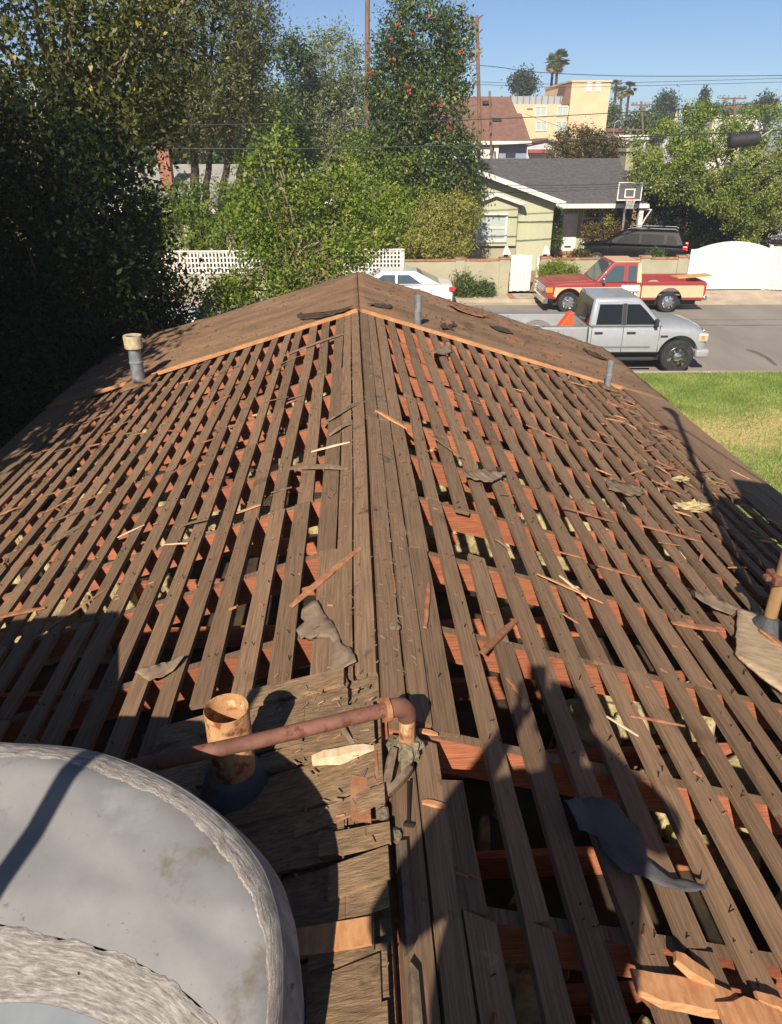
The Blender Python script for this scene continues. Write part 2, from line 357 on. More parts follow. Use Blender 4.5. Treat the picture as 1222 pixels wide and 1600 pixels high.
def strip_board(name, s, u0, u1, y0, y1, h0, t, mat, wob=.004, tilt=0.0):
    n = max(2, int((y1-y0)/.35)); V = []; Fq = []
    e0, e1 = rnd.uniform(-.012, .012), rnd.uniform(-.012, .012); ph = rnd.uniform(0, 6); dw = rnd.uniform(-.006, .006)
    for i in range(n+1):
        tt = i/n; y = y0+(y1-y0)*tt
        w = wob*math.sin(y*1.3+ph)+dw*tt; k = .004*math.sin(y*2.1+ph*2)*(wob/.004)
        cup = rnd.uniform(-.0015, .0015)+tilt
        a0, a1 = u0+w+rnd.uniform(-.0015, .0015), u1+w+rnd.uniform(-.0015, .0015)
        yo0 = e0 if i == 0 else (e1 if i == n else 0)
        V += [RP(s, a0, y+yo0, h0), RP(s, a1, y-yo0, h0), RP(s, a1, y-yo0, h0+t+k*.3+cup), RP(s, a0, y+yo0, h0+t+k*.3-cup)]
    for i in range(n):
        b = i*4
        for j in range(4):
            q = (b+j, b+(j+1) % 4, b+4+(j+1) % 4, b+4+j); Fq.append(q if s > 0 else q[::-1])
    Fq.append((0, 3, 2, 1) if s > 0 else (0, 1, 2, 3)); e = n*4; Fq.append((e, e+1, e+2, e+3) if s > 0 else (e+3, e+2, e+1, e))
    return rp(mesh(name, V, Fq, mat))
TT = .02
def joints():
    y = Y0; out = []
    while y < YB-.3:
        L = rnd.choice([3, 4, 5, 6, 7])*.6+.0; b = raf_y[min(range(len(raf_y)), key=lambda i: abs(raf_y[i]-(y+L)))]
        b = min(b, YB+.0)
        if YB-b < .9: b = YB+.02
        out.append((y, b-.004)); y = b+.004
    return out
cuts = {(1, 2): [(3.02, 3.50)], (1, 1): [], (1, 0): [(1.56, 1.76)], (1, 5): [], (-1, 3): [], (1, 14): [(2.3, 3.4)], (1, 15): [(2.4, 3.3)]}
boards = []
for s in (-1, 1):
    for (u0, u1) in ((.0015, .074), (.084, .150)):
        lo = 2.0 if (s < 0) else 1.78
        strip_board('ridge_board', s, u0, u1, lo, 4.6, 0, TT+.004, MAT['ridge_wood'], .002); strip_board('ridge_board', s, u0, u1, 4.61, YB+.02, 0, TT+.004, MAT['ridge_wood'], .002)
        if s > 0: strip_board('ridge_board', s, u0+rnd.uniform(0, .01), u1+.004, Y0, 1.70, 0, TT+.004, MAT['ridge_wood'], .002)
    k = 0
    while True:
        c = .2+.1435*k; 
        if c > 3.46: break
        hw = .039 if k else .040
        hw += rnd.uniform(-.005, .004)
        for (a, b) in joints():
            segs = [(a, b)]
            if s < 0 and k < 4: segs = [(max(a, 2.0+.03*k), b)] if b > 2.2 else []
            for (c0, c1) in cuts.get((s, k), []):
                ns = []
                for (p0, p1) in segs:
                    if c1 <= p0 or c0 >= p1: ns.append((p0, p1)); continue
                    if c0-p0 > .15: ns.append((p0, c0))
                    if p1-c1 > .15: ns.append((c1, p1))
                segs = ns
            for (p0, p1) in segs:
                uo = rnd.uniform(-.011, .011)
                strip_board('sheathing_board', s, c-hw+uo, c+hw+uo, p0, p1, 0, TT, MAT['board'], rnd.choice([.003, .005, .009]), tilt=rnd.uniform(-.003, .003)); boards.append((s, c+uo, hw, p0, p1))
        k += 1
    # close-laid boards along the eaves
    for (u0, u1) in ((2.98, 3.13), (3.135, 3.31), (3.315, UE)):
        strip_board('eave_board', s, u0, u1, Y0, 3.4, TT+.002, .018, MAT['board'], .002); strip_board('eave_board', s, u0, u1, 3.41, YB+.08, TT+.002, .018, MAT['board'], .002)
for s in (-1, 1):
    for y in raf_y+[YE-.1]:
        m = MB(); y0, y1 = y, y+.04; u0, u1 = .02, UE-.03
        pts = []
        for yy in (y0, y1):
            for (u, dz) in ((u0, -.003), (u1, -.003), (u1, -.10), (u0, -.145)):
                p = RP(s, u, yy); pts.append((p.x, p.y, p.z+dz))
        m.add(pts, [(0, 1, 2, 3), (7, 6, 5, 4), (0, 4, 5, 1), (1, 5, 6, 2), (2, 6, 7, 3), (3, 7, 4, 0)])
        o = rp(m.build('rafter', MAT['rafter'])); o.data.materials.append(MAT['board'])      # weathered, dusty top edge
        for p_ in o.data.polygons:
            if abs(p_.normal.z) > .8 and p_.center.z > RP(s, u1, y0).z-.05 and p_.area > .05 and p_.center.z > RP(s, (u0+u1)/2, y0).z-.03: p_.material_index = 1
m = MB(); m.box((RX-.016, Y0, RZ-.19), (RX+.016, YE-.05, RZ-.02)); rp(m.build('ridge_beam', MAT['rafter']))
# bright splintered edge where the covering stops
for s, k in ((-1, .055), (1, .02)):
    V = []; Fq = []; n = 40
    for i in range(n+1):
        u = .01+(2.95-.01)*i/n; y = YB+k*u-.004; d = .014+.014*rnd.random()
        V += [RP(s, u, y-d, .0215), RP(s, u, y, .0215), RP(s, u, y+.002, .058), RP(s, u, y-d+rnd.uniform(-.006, .006), .050+.012*rnd.random())]
    for i in range(n):
        b = i*4
        for j in range(4): Fq.append((b+j, b+(j+1) % 4, b+4+(j+1) % 4, b+4+j))
    rp(mesh('edge_strip', V, Fq, MAT['fresh']))
# nails left standing in the boards (stuff), and crumbs of wood
NV = []; NF = []
for (s, c, hw, p0, p1) in boards:
    for y in raf_y:
        if not (p0 < y < p1) or y < .4: continue
        for q in (-1, 1):
            if rnd.random() < .18: continue
            u = c+q*hw*.5+rnd.uniform(-.01, .01); yy = y+.02+rnd.uniform(-.02, .02)
            h = rnd.choice([.003, .005, .008, .016]); r = .0019; b = len(NV)
            lean = Vector((rnd.uniform(-1, 1), rnd.uniform(-1, 1), 0))*h*rnd.choice([.1, .3, .9])
            p = RP(s, u, yy, TT-.002); t = RP(s, u, yy, TT+h)+lean
            for k in range(3): a = k*2.094; NV.append(p+Vector((math.cos(a)*r, math.sin(a)*r, 0)))
            for k in range(3): a = k*2.094; NV.append(t+Vector((math.cos(a)*r, math.sin(a)*r, 0)))
            for k in range(3): a = k*2.094; NV.append(t+Vector((math.cos(a)*r*2.3, math.sin(a)*r*2.3, .001)))
            NF += [(b, b+1, b+4, b+3), (b+1, b+2, b+5, b+4), (b+2, b, b+3, b+5), (b+6, b+7, b+8)]
    # loose extra nails from the old shakes, between rafters
    for _ in range(int((p1-max(p0, .4))*3.0) if p1 > .5 else 0):
        yy = rnd.uniform(max(p0, .4), p1); u = c+rnd.uniform(-.8, .8)*hw; h = rnd.choice([.003, .005, .012, .018]); b = len(NV)
        p = RP(s, u, yy, TT-.002); t = RP(s, u, yy, TT+h)+Vector((rnd.uniform(-1, 1), rnd.uniform(-1, 1), 0))*h*.6
        for k in range(3): a = k*2.094; NV.append(p+Vector((math.cos(a)*.0018, math.sin(a)*.0018, 0)))
        for k in range(3): a = k*2.094; NV.append(t+Vector((math.cos(a)*.0032, math.sin(a)*.0032, 0)))
        NF += [(b, b+1, b+4, b+3), (b+1, b+2, b+5, b+4), (b+2, b, b+3, b+5), (b+3, b+4, b+5)]
o = mesh('nails', NV, NF, MAT['nail']); rp(o); o['kind'] = 'stuff'
def crumbs(name, n, pick, mat, smin, smax, label):
    V = []; Fq = []
    for _ in range(n):
        pk = pick(); s, u, y = pk[:3]; h = pk[3] if len(pk) > 3 else TT+.004; L = rnd.uniform(smin, smax); w = L*rnd.uniform(.12, .35); a = rnd.uniform(0, 6.28)
        d = Vector((math.cos(a), math.sin(a), -P*s*math.cos(a)))*L*.5; e = Vector((-math.sin(a), math.cos(a), P*s*math.sin(a)))*w*.5
        c = RP(s, u, y, h); up = Vector((0, 0, w*.6)); b = len(V)
        V += [c-d-e, c+d-e, c+d*.9+e, c-d*.8+e, c-d*.7+up, c+d*.8+up]
        Fq += [(0+b, 1+b, 5+b, 4+b), (1+b, 2+b, 5+b), (2+b, 3+b, 4+b, 5+b), (3+b, b, 4+b)]
    o = mesh(name, V, Fq, mat); return tag(o, label, 'debris', kind='stuff')
def on_board(s, b=None):
    while True:
        B = rnd.choice(boards)
        if B[0] == s and B[4] > .6: return (s, B[1]+rnd.uniform(-.9, .9)*B[2], rnd.uniform(max(.5, B[3]), B[4]))
def lowR():
    while True:
        c = on_board(1)
        if rnd.random() < (.08+.9*max(0, min(1, (c[1]-1.2)/1.5))): return c
def lowL():
    while True:
        c = on_board(-1)
        if rnd.random() < (.08+.9*max(0, min(1, (c[1]-1.6)/1.2))): return c
crumbs('wood_crumbs', 1300, lowR, MAT['fresh_red'], .008, .04, 'wood crumbs and chips scattered over the right roof slope')
crumbs('wood_crumbs', 1100, lowL, MAT['fresh_red'], .008, .04, 'wood crumbs and chips scattered over the left roof slope')
crumbs('wood_crumbs', 900, lambda: (rnd.choice([-1, 1]), rnd.uniform(0, .15), rnd.uniform(2.0, 7.8)), MAT['grey_wood'], .008, .03, 'fine wood crumbs strewn along the ridge boards')
crumbs('felt_crumbs', 420, lambda: (1, rnd.uniform(.2, 3.4), rnd.uniform(8.1, 10.7), .058), MAT['black_felt'], .015, .05, 'dark shreds of felt on the covered far end, right slope')
crumbs('felt_crumbs', 420, lambda: (-1, rnd.uniform(.2, 3.4), rnd.uniform(8.2, 10.7), .058), MAT['grey_wood'], .015, .06, 'chips of wood on the covered far end, left slope')
# ------------------------------------------------------------------ old shakes left by the ridge
def shake(s, u0, u1, y0, y1, h, t, mat, skew=0.0, rise=.0):
    V = []
    for (u, tt, hh) in ((u0, t*.35, h+rise), (u1, t, h)):
        for (y, dy) in ((y0, skew), (y1, skew)):
            yy = y+(dy if u == u1 else 0)
            V += [RP(s, u, yy, hh), RP(s, u, yy, hh+tt)]
    Fq = [(0, 2, 3, 1), (4, 5, 7, 6), (0, 1, 5, 4), (2, 6, 7, 3), (1, 3, 7, 5), (0, 4, 6, 2)]
    if s < 0: Fq = [f[::-1] for f in Fq]
    return rp(mesh('shake', V, Fq, mat))
rnd = random.Random(21)
m = MB()
V = []
for (u, y) in ((.0, -3.1), (.74, -3.1), (.74, 1.98), (.0, 1.98)): V += [RP(-1, u, y, .001), RP(-1, u, y, .02)]
rp(mesh('shake_deck', V, [(0, 6, 4, 2), (1, 3, 5, 7), (0, 2, 3, 1), (2, 4, 5, 3), (4, 6, 7, 5), (6, 0, 1, 7)], MAT['shake']))
for c, (u0, u1) in enumerate(((.42, .76), (.24, .56), (.10, .40), (-.01, .235), (.0, .13))):
    y = -1.2
    while y < (1.95 if c < 3 else 1.85):
        w = rnd.choice([.06, .08, .10, .13, .16, .19])
        if rnd.random() < (.86 if c < 3 else .66):
            mt = MAT['shake'] if rnd.random() < .9 else MAT['fresh_red']
            shake(-1, u0+rnd.uniform(-.02, .03), u1+rnd.uniform(-.06, .05), y+rnd.uniform(0, .006), y+w-.010, .02+.006*c+rnd.uniform(0, .014), rnd.uniform(.008, .032), mt, rnd.uniform(-.03, .03), rnd.choice([0, 0, .01, .02]))
        y += w
crumbs('wood_crumbs', 260, lambda: (-1, rnd.uniform(.0, .5), rnd.uniform(.5, 1.98), rnd.uniform(.055, .07)), MAT['grey_wood'], .006, .035, 'crumbled wood and dirt on the old shakes beside the duct')
crumbs('wood_crumbs', 90, lambda: (-1, rnd.uniform(.0, .4), rnd.uniform(.5, 1.98), rnd.uniform(.055, .07)), MAT['fresh_red'], .006, .03, 'tan chips on the old shakes beside the duct')
# a fresh-broken pale tan shake sticking out from under the duct
shake(-1, .03, .22, 1.02, 1.085, .066, .018, MAT['fresh'], .008)
shake(-1, .06, .24, .70, .76, .060, .02, MAT['fresh_red'], .01)
# standing edge boards along the crack on the ridge
for (y0, y1) in ((.1, .62), (.64, .98), (1.02, 1.3)):
    strip_board('ridge_cap', 1, .012, .03, y0, y1, TT+.006, .022, MAT['grey_wood'], .001)

# ------------------------------------------------------------------ chips, laths and scraps lying loose on the roof
CELL = {}
def stick(name, pts, w, t, mat, h=.0, bend=.0):
    """tapered wooden splinter between two roof points (s,u,y)"""
    (s0, u0, y0), (s1, u1, y1) = pts
    A = RP(s0, u0, y0, TT+.006+h); B = RP(s1, u1, y1, TT+.006+h*.3)
    d = B-A; L = d.length; d.normalize(); nrm = RP(s0, u0, y0, 1)-RP(s0, u0, y0, 0); e = d.cross(nrm).normalized(); nrm = e.cross(d)
    n = 5; V = []; Fq = []
    for i in range(n+1):
        q = i/n; ww = w*(.35+.65*math.sin(math.pi*min(1, .18+q*.72)))*rnd.uniform(.85, 1.1) if name != 'broken_board' else w*(1-.25*(i == n)-.2*(i == 0))*rnd.uniform(.9, 1.0); tt = t*(.6+.4*math.sin(math.pi*q))
        c = A+d*L*q+nrm*(bend*math.sin(math.pi*q))+e*rnd.uniform(-.1, .1)*w+e*bend*.6*math.sin(math.pi*q*1.5)
        V += [c-e*ww/2, c+e*ww/2, c+e*ww*.4+nrm*tt, c-e*ww*.4+nrm*tt]
    for i in range(n):
        b = i*4
        for j in range(4): Fq.append((b+j, b+(j+1) % 4, b+4+(j+1) % 4, b+4+j))
    Fq += [(0, 3, 2, 1), (n*4, n*4+1, n*4+2, n*4+3)]
    return mesh(name, V, Fq, mat)
def px_stick(name, a, b, w, mat, label, cat='splinter', t=None, h=0.0, bend=0.0):
    o = stick(name, (roofpt(*a), roofpt(*b)), w, t or w*.35, mat, h, bend); return tag(o, label, cat)
px_stick('wood_splinter', (458, 950), (566, 858), .032, MAT['fresh_red'], 'long orange splinter slanting across the slats left of the ridge')
px_stick('wood_splinter', (489, 707), (549, 692), .022, MAT['pale_wood'], 'pale splinter lying level just left of the ridge boards')
px_stick('lath_strip', (445, 557), (545, 521), .035, MAT['grey_wood'], 'long grey brown lath leaning across the slats near the far ridge', 'lath', bend=.01)
px_stick('lath_strip', (456, 733), (546, 735), .04, MAT['grey_wood'], 'twisted grey lath lying level left of the ridge under the pale splinter', 'lath', bend=.012)
px_stick('lath_strip', (506, 664), (582, 627), .032, MAT['grey_wood'], 'bowed grey lath reaching over the ridge line', 'lath', bend=.03)
px_stick('lath_strip', (516, 682), (554, 664), .03, MAT['grey_wood'], 'short bent grey lath below the bowed one left of the ridge', 'lath', bend=.02)
px_stick('wood_splinter', (57, 999), (168, 922), .014, MAT['fresh_red'], 'thin long splinter crossing into the dark shadow on the left slope')
px_stick('wood_splinter', (-12, 968), (74, 951), .03, MAT['fresh_red'], 'orange splinter at the left picture edge by the shadow edge')
px_stick('wood_splinter', (258, 852), (296, 850), .012, MAT['pale_wood'], 'short level pale splinter in the middle of the left slope')
px_stick('wood_splinter', (186, 841), (228, 821), .014, MAT['pale_wood'], 'pale splinter slanting on the left slope above the shadow')
px_stick('wood_splinter', (80, 853), (160, 802), .035, MAT['grey_wood'], 'dark lath lying along a slat on the left slope', 'lath')
px_stick('wood_splinter', (410, 790), (372, 803), .02, MAT['fresh'], 'small bright splinter over the orange rafters left of the ridge')
px_stick('wood_splinter', (747, 1026), (803, 972), .034, MAT['fresh_red'], 'orange splinter crossed over a slat above the shadow of the head', h=.01)
px_stick('wood_splinter', (661, 983), (666, 912), .022, MAT['fresh_red'], 'reddish splinter lying along the ridge boards on the right')
px_stick('wood_splinter', (585, 643), (635, 672), .035, MAT['fresh'], 'bright orange splinter on the ridge boards where the bowed lath ends')
px_stick('wood_splinter', (998, 822), (1095, 848), .03, MAT['fresh_red'], 'long reddish splinter across the lower right slope above the yellow gaps')
px_stick('wood_splinter', (1047, 975), (1122, 988), .035, MAT['fresh_red'], 'reddish splinter pointing at the plywood sheet')
px_stick('wood_splinter', (931, 885), (994, 903), .022, MAT['fresh_red'], 'reddish splinter in the middle of the right slope')
px_stick('wood_splinter', (860, 861), (911, 874), .014, MAT['fresh_red'], 'thin splinter right of the grey scrap on the right slope')
px_stick('wood_splinter', (872, 901), (914, 937), .018, MAT['pale_wood'], 'pale splinter slanting down over orange rafters on the right slope')
px_stick('wood_splinter', (944, 1121), (994, 1152), .012, MAT['pale_wood'], 'thin pale splinter right of the shadow of the shoulder')
px_stick('wood_splinter', (1180, 993), (1235, 1028), .035, MAT['fresh_red'], 'reddish splinter lying on the plywood sheet', h=.03)
px_stick('wood_splinter', (502, 1213), (597, 1182), .04, MAT['pale_wood'], 'pale wedge of wood on the old shakes beneath the red pipe', h=.05, t=.03)
px_stick('wood_splinter', (790, 262+800), (812, 1090), .02, MAT['fresh_red'], 'small splinter inside the shadow of the head')
px_stick('broken_board', (985, 1540), (1148, 1572), .085, MAT['fresh'], 'broad freshly broken board at the lower right, longest of its pile', 'broken board', t=.02)
px_stick('broken_board', (1038, 1512), (1104, 1545), .045, MAT['fresh'], 'short broken board tip leaning on the broad broken board', 'broken board', t=.02, h=.03)
px_stick('broken_board', (1112, 1592), (1230, 1610), .09, MAT['fresh'], 'bright broken board in the lower right corner', 'broken board', t=.02, h=.015)
px_stick('broken_board', (1168, 1568), (1240, 1590), .035, MAT['fresh'], 'narrow broken board at the right edge above the corner piece', 'broken board', t=.015, h=.02)
px_stick('wood_chip', (545, 1155), (562, 1178), .022, MAT['grey_wood'], 'stubby brown chip on the shakes just under the red pipe', 'chip', t=.02, h=.05)
px_stick('wood_chip', (605, 982), (621, 983), .03, MAT['grey_wood'], 'dark knot of wood on the ridge boards above the pipe elbow', 'chip', t=.018)
px_stick('wood_chip', (655, 1255), (692, 1263), .022, MAT['fresh'], 'orange chip lying on the ridge board below the pipe elbow', 'chip')
px_stick('wood_chip', (650, 1143), (680, 1150), .02, MAT['fresh'], 'tan chip on the ridge board right of the pipe elbow', 'chip')
px_stick('wood_splinter', (1015, 718), (1075, 745), .022, MAT['fresh_red'], 'splinter lying near the far right eave below the dry lawn patch')
px_stick('wood_splinter', (1080, 740), (1118, 735), .016, MAT['fresh_red'], 'splinter beside the tip of the dark chimney shadow')
rnd = random.Random(5)
def rand_sticks(n, s, ulo, uhi, ylo, yhi, label, group, bias=1.0):
    for i in range(n):
        u = ulo+(uhi-ulo)*rnd.random()**bias; y = rnd.uniform(ylo, yhi); L = rnd.choice([.08, .12, .16, .22, .32]); a = rnd.gauss(.1, .7)
        u2, y2 = u+L*math.cos(a), y+L*math.sin(a)
        if u2 > 3.45: continue
        o = stick('wood_splinter', ((s, u, y), (s, u2, y2)), rnd.uniform(.007, .022), rnd.uniform(.004, .010), rnd.choice([MAT['fresh_red'], MAT['fresh_red'], MAT['grey_wood'], MAT['grey_wood'], MAT['fresh']]), rnd.choice([0, 0, .02]))
        tag(o, label, 'splinter', group)
rand_sticks(85, 1, 1.5, 3.3, 2.6, 7.8, 'small loose wood splinter among many on the lower right slope', 'loose splinters on the lower right slope', .7)
rand_sticks(70, -1, 1.5, 3.3, 3.0, 8.0, 'small loose wood splinter among many on the lower left slope', 'loose splinters on the lower left slope', .7)
rand_sticks(45, 1, 2.0, 2.9, 4.2, 7.6, 'small loose wood splinter among many on the lower right slope', 'loose splinters on the lower right slope')
rand_sticks(14, 1, .3, 1.5, 2.0, 7.6, 'small loose wood splinter on the upper right slope', 'loose splinters on the upper right slope')
rand_sticks(14, -1, .3, 1.5, 2.6, 7.6, 'small loose wood splinter on the upper left slope', 'loose splinters on the upper left slope')
def scrap(name, pts, mat, label, cat='felt scrap', h=.012, curl=.02, t=.003):
    R3 = [roofpt(*p, TT+h) for p in pts]; s = R3[0][0]
    P1 = [Vector((u*(1 if q == s else -1), y)) for q, u, y in R3]; P2 = []; rr = random.Random(int(pts[0][0]*7+pts[0][1])); per_ = sum((P1[i]-P1[i-1]).length for i in range(len(P1))); jt = per_*.010 if cat != 'plywood' else per_*.002
    for i in range(len(P1)):
        a, b = P1[i], P1[(i+1) % len(P1)]; P2.append(a); k = max(1, int((b-a).length/(per_*.035)))
        for j in range(1, k): P2.append(a.lerp(b, j/k)+Vector((rr.uniform(-jt, jt), rr.uniform(-jt, jt))))
    bm = bmesh.new(); c = sum(P2, Vector((0, 0)))/len(P2)
    vs_ = [bm.verts.new((p.x, p.y, 0)) for p in P2]; bm.faces.new(vs_)
    bmesh.ops.triangulate(bm, faces=bm.faces[:]); bmesh.ops.subdivide_edges(bm, edges=bm.edges[:], cuts=2, use_grid_fill=True)
    r = max((p-c).length for p in P2)
    for v in bm.verts:
        d = (Vector((v.co.x, v.co.y))-c); e = d.length/r
        hh = TT+h+curl*e*e+.005*math.sin(v.co.x*40)*math.sin(v.co.y*31)+.004*math.sin(v.co.x*97+v.co.y*61)+rr.uniform(-.0015, .0015)
        v.co = RP(s, v.co.x, v.co.y, hh)
    me = bpy.data.meshes.new(name); bmesh.ops.recalc_face_normals(bm, faces=bm.faces); bm.to_mesh(me); bm.free()
    me.polygons.foreach_set('use_smooth', [True]*len(me.polygons))
    o = link(name, me, mat); md = o.modifiers.new('t', 'SOLIDIFY'); md.thickness = t; md.offset = 0
    return tag(o, label, cat)
scrap('felt_scrap', [(711,741),(751,733),(788,741),(772,750),(763,754),(746,751),(722,746)], MAT['scrap'], 'grey arrow shaped scrap bridging slats on the right slope', h=.02, curl=.02)
scrap('felt_scrap', [(671,550),(682,545),(697,539),(704,549),(697,555),(675,556)], MAT['scrap'], 'crumpled grey scrap on the right slope near the covered end', curl=.04)
scrap('felt_scrap', [(477,954),(499,939),(506,951),(535,995),(563,1037),(530,1055),(520,1032),(528,1015),(504,976),(475,997),(467,986),(482,974)], MAT['scrap'], 'forked felt scrap beside the ridge above the red pipe', curl=.015)
scrap('felt_scrap', [(870,1261),(905,1254),(956,1256),(992,1292),(1007,1343),(1043,1373),(1089,1388),(1094,1380),(1092,1394),(1078,1401),(1022,1384),(966,1363),(936,1338),(926,1307),(895,1302)], MAT['dark_scrap'], 'large dark felt scrap with a curled tail lying in the shadow of the person', curl=.03, h=.02)
scrap('felt_scrap', [(217,1054),(244,1039),(272,1030),(296,1027),(275,1047),(254,1061),(237,1064)], MAT['scrap'], 'ragged felt scrap on the left slope above the rusty flue', curl=.015)
scrap('felt_scrap', [(1076,927),(1106,930),(1147,953),(1138,963),(1079,938)], MAT['scrap'], 'curled grey scrap left of the plywood sheet', curl=.03, h=.025)
scrap('shake_piece', [(945,750),(1000,760),(1005,770),(985,774),(948,763)], MAT['grey_wood'], 'loose piece of old shake on the right slope below the vent pipe', 'shake piece', curl=.0, h=.02, t=.012)
scrap('felt_scrap', [(440,1085),(486,1068),(545,1050),(552,1085),(492,1092)], MAT['shake'], 'brown flap of old roofing behind the red pipe at the ridge', 'felt scrap', curl=.015, t=.006)
scrap('felt_scrap', [(466,494),(474,489),(486,493),(500,491),(520,489),(556,480),(540,488),(515,493),(500,497),(472,498)], MAT['black_felt'], 'black torn fold of felt left of the ridge on the covered end', h=.045, curl=.02)
scrap('felt_scrap', [(570,475),(588,473),(610,477),(608,481),(590,479)], MAT['black_felt'], 'small black torn fold of felt right of the ridge on the covered end', h=.045, curl=.012)
scrap('felt_scrap', [(684,508),(692,504),(696,508),(706,503),(711,508),(704,510),(708,516),(698,512),(690,515)], MAT['black_felt'], 'black frayed tuft of felt right of the nearer vent pipe', h=.045, curl=.02)
scrap('felt_scrap', [(762,509),(775,510),(790,514),(800,521),(790,520),(778,517),(770,514)], MAT['black_felt'], 'black torn felt patch on the far right of the covered end', h=.045, curl=.012)
scrap('felt_scrap', [(905,543),(930,551),(948,563),(938,561),(920,553)], MAT['black_felt'], 'dark torn felt strip at the far right corner of the roof', h=.045, curl=.012)
scrap('felt_scrap', [(694,474),(720,481),(760,494),(752,496),(716,486)], MAT['fresh_red'], 'orange lifted strip of wood along the far right gable edge', 'wood strip', h=.055, curl=.03, t=.01)
scrap('plywood_sheet', [(1149,951),(1181,958),(1190,990),(1250,1008),(1290,1130),(1222,1085),(1165,1040),(1145,1020)], MAT['ply'], 'weathered plywood sheet lying at the foot of the steel mast', 'plywood', h=.02, curl=.0, t=.012)
# white insulation tufts pulled up beside the eave
def tuft(px, r, label):
    s, u, y = roofpt(*px); rr = random.Random(px[0]); bm = bmesh.new(); bmesh.ops.create_icosphere(bm, subdivisions=3, radius=1)
    c = RP(s, u, y, TT+.01)
    for v in bm.verts:
        k = 1+.35*math.sin(v.co.x*7+px[0])*math.sin(v.co.y*9)+.3*rr.uniform(-1, 1); v.co = c+Vector((v.co.x*r*2.2, v.co.y*r, v.co.z*r*.55+.01))*k
    me = bpy.data.meshes.new('insulation_tuft'); bm.to_mesh(me); bm.free(); o = link('insulation_tuft', me, MAT['insul']); return tag(o, label, 'insulation')
tuft((1078, 795), .05, 'torn pale insulation tuft at the tip of the mast shadow')
tuft((1062, 752), .03, 'small pale insulation tuft upslope of the bigger one by the eave')

# ------------------------------------------------------------------ pipes and vents
def vent(name, px_base, px_top, r, mat, label, cap=False):
    s, u, y = roofpt(*px_base, .055); b = RP(s, u, y, .04); top = at(px_top[0], px_top[1], y); h = top.z-b.z
    e = tag(empty(name, b), label, 'vent pipe')
    m = MB(); m.lathe([(r*.8, h*.5), (r*.8, h), (r, h), (r*1.02, h*.4), (r, -.06)], n=20); auto_smooth(m.build('pipe', mat, e))
    m = MB(); m.lathe([(r*1.02, h*.42), (r*1.12, h*.43), (r*1.12, h*.47), (r*1.02, h*.48)], n=20); m.build('collar', mat, e)
    if cap:
        m = MB(); m.lathe([(r*.9, h*.98), (r*.9, h+.01), (r*1.42, h+.015), (r*1.46, h*.99), (r*1.42, h*.76), (r*1.02, h*.73)], n=24); auto_smooth(m.build('cap', MAT['cap_paint'], e))
    m = MB()
    V = [Vector((a*r*2.6, q*r*2.6, 0)) for a in (-1, 1) for q in (-1, 1)]
    m.add([(v.x, v.y, -s*P*v.x-.012) for v in V]+[(v.x, v.y, -s*P*v.x+.014) for v in V], [(0, 1, 3, 2), (4, 6, 7, 5), (0, 4, 5, 1), (1, 5, 7, 3), (3, 7, 6, 2), (2, 6, 4, 0)])
    m.build('flashing', MAT['felt'], e)
    return e
vent('vent_pipe', (219, 594), (211, 526), .066, MAT['galv'], 'galvanised vent pipe with a thick cream cap on the left slope', True)
vent('vent_pipe', (651, 505), (651, 461), .038, MAT['galv'], 'short grey vent pipe right of the ridge on the covered end')
vent('vent_pipe', (948, 602), (952, 564), .034, MAT['galv'], 'short grey vent pipe low on the right near the eave and lawn')
# rusty flue
fb = Vector((-.375, 1.60, 3.86)); ft = at(357, 1106, 1.60)
e = tag(empty('flue_pipe', fb), 'open rusty tan flue pipe standing behind the grey duct', 'flue pipe'); fh = ft.z-fb.z
fr = .062
m = MB(); m.lathe([(fr*.93, fh*.2), (fr*.93, fh-.004), (fr*.97, fh), (fr, fh-.004), (fr, -.05)], n=32); auto_smooth(m.build('pipe', MAT['rust_flue'], e))
m = MB(); m.lathe([(fr*1.02, fh*.44), (fr*1.3, fh*.41), (fr*1.75, fh*.18), (fr*2.3, -.02), (fr*2.6, -.06)], n=28); auto_smooth(m.build('flashing_boot', MAT['lead'], e))
m = MB(); m.box((-.2, -.18, -.004), (.18, .15, .012)); m.v = [(x, y, z+P*x+.03) for x, y, z in m.v]; m.build('flashing_sheet', MAT['lead'], e)
# red pipe with elbow
rb = RP(1, .045, 1.72, .02); el = at(619, 1106, 1.63); 
e = tag(empty('gas_pipe', rb), 'dull red iron pipe running from an elbow at the ridge to behind the duct', 'pipe')
def loc(p): return Vector(p)-rb
a = at(606, 1108, 1.62); z_el = a.z
m = MB(); pend = at(205, 1199, 1.50)
m.tube([loc(pend), loc(at(400, 1158, 1.50)), loc(a)], .021, 18); auto_smooth(m.build('pipe', MAT['pink_pipe'], e))
d = (a-at(400, 1158, 1.5)).normalized(); cpt = a+d*.05; base = cpt+Vector((.012, .0, -.085))
bend = [a-d*.005, a+d*.02, a+d*.042+Vector((0, 0, -.006)), a+d*.056+Vector((0, 0, -.022)), a+d*.060+Vector((0, 0, -.05))]
m = MB(); m.tube([loc(p) for p in bend], [.027, .028, .029, .028, .027], 18); auto_smooth(m.build('elbow', MAT['pink_pipe'], e), 60)
m = MB(); m.tube([loc(bend[0]-d*.008), loc(bend[0]+d*.008)], .036, 18); m.build('collar', MAT['fresh_red'], e)
m = MB(); m.tube([loc(bend[-1]), loc(Vector((bend[-1].x, bend[-1].y, rb.z-.05)))], .024, 14); m.build('riser', MAT['rust_flue'], e)
bm = bmesh.new(); bmesh.ops.create_icosphere(bm, subdivisions=3, radius=1); rr = random.Random(2); c0 = loc(Vector((bend[-1].x, bend[-1].y-.005, rb.z+.02)))
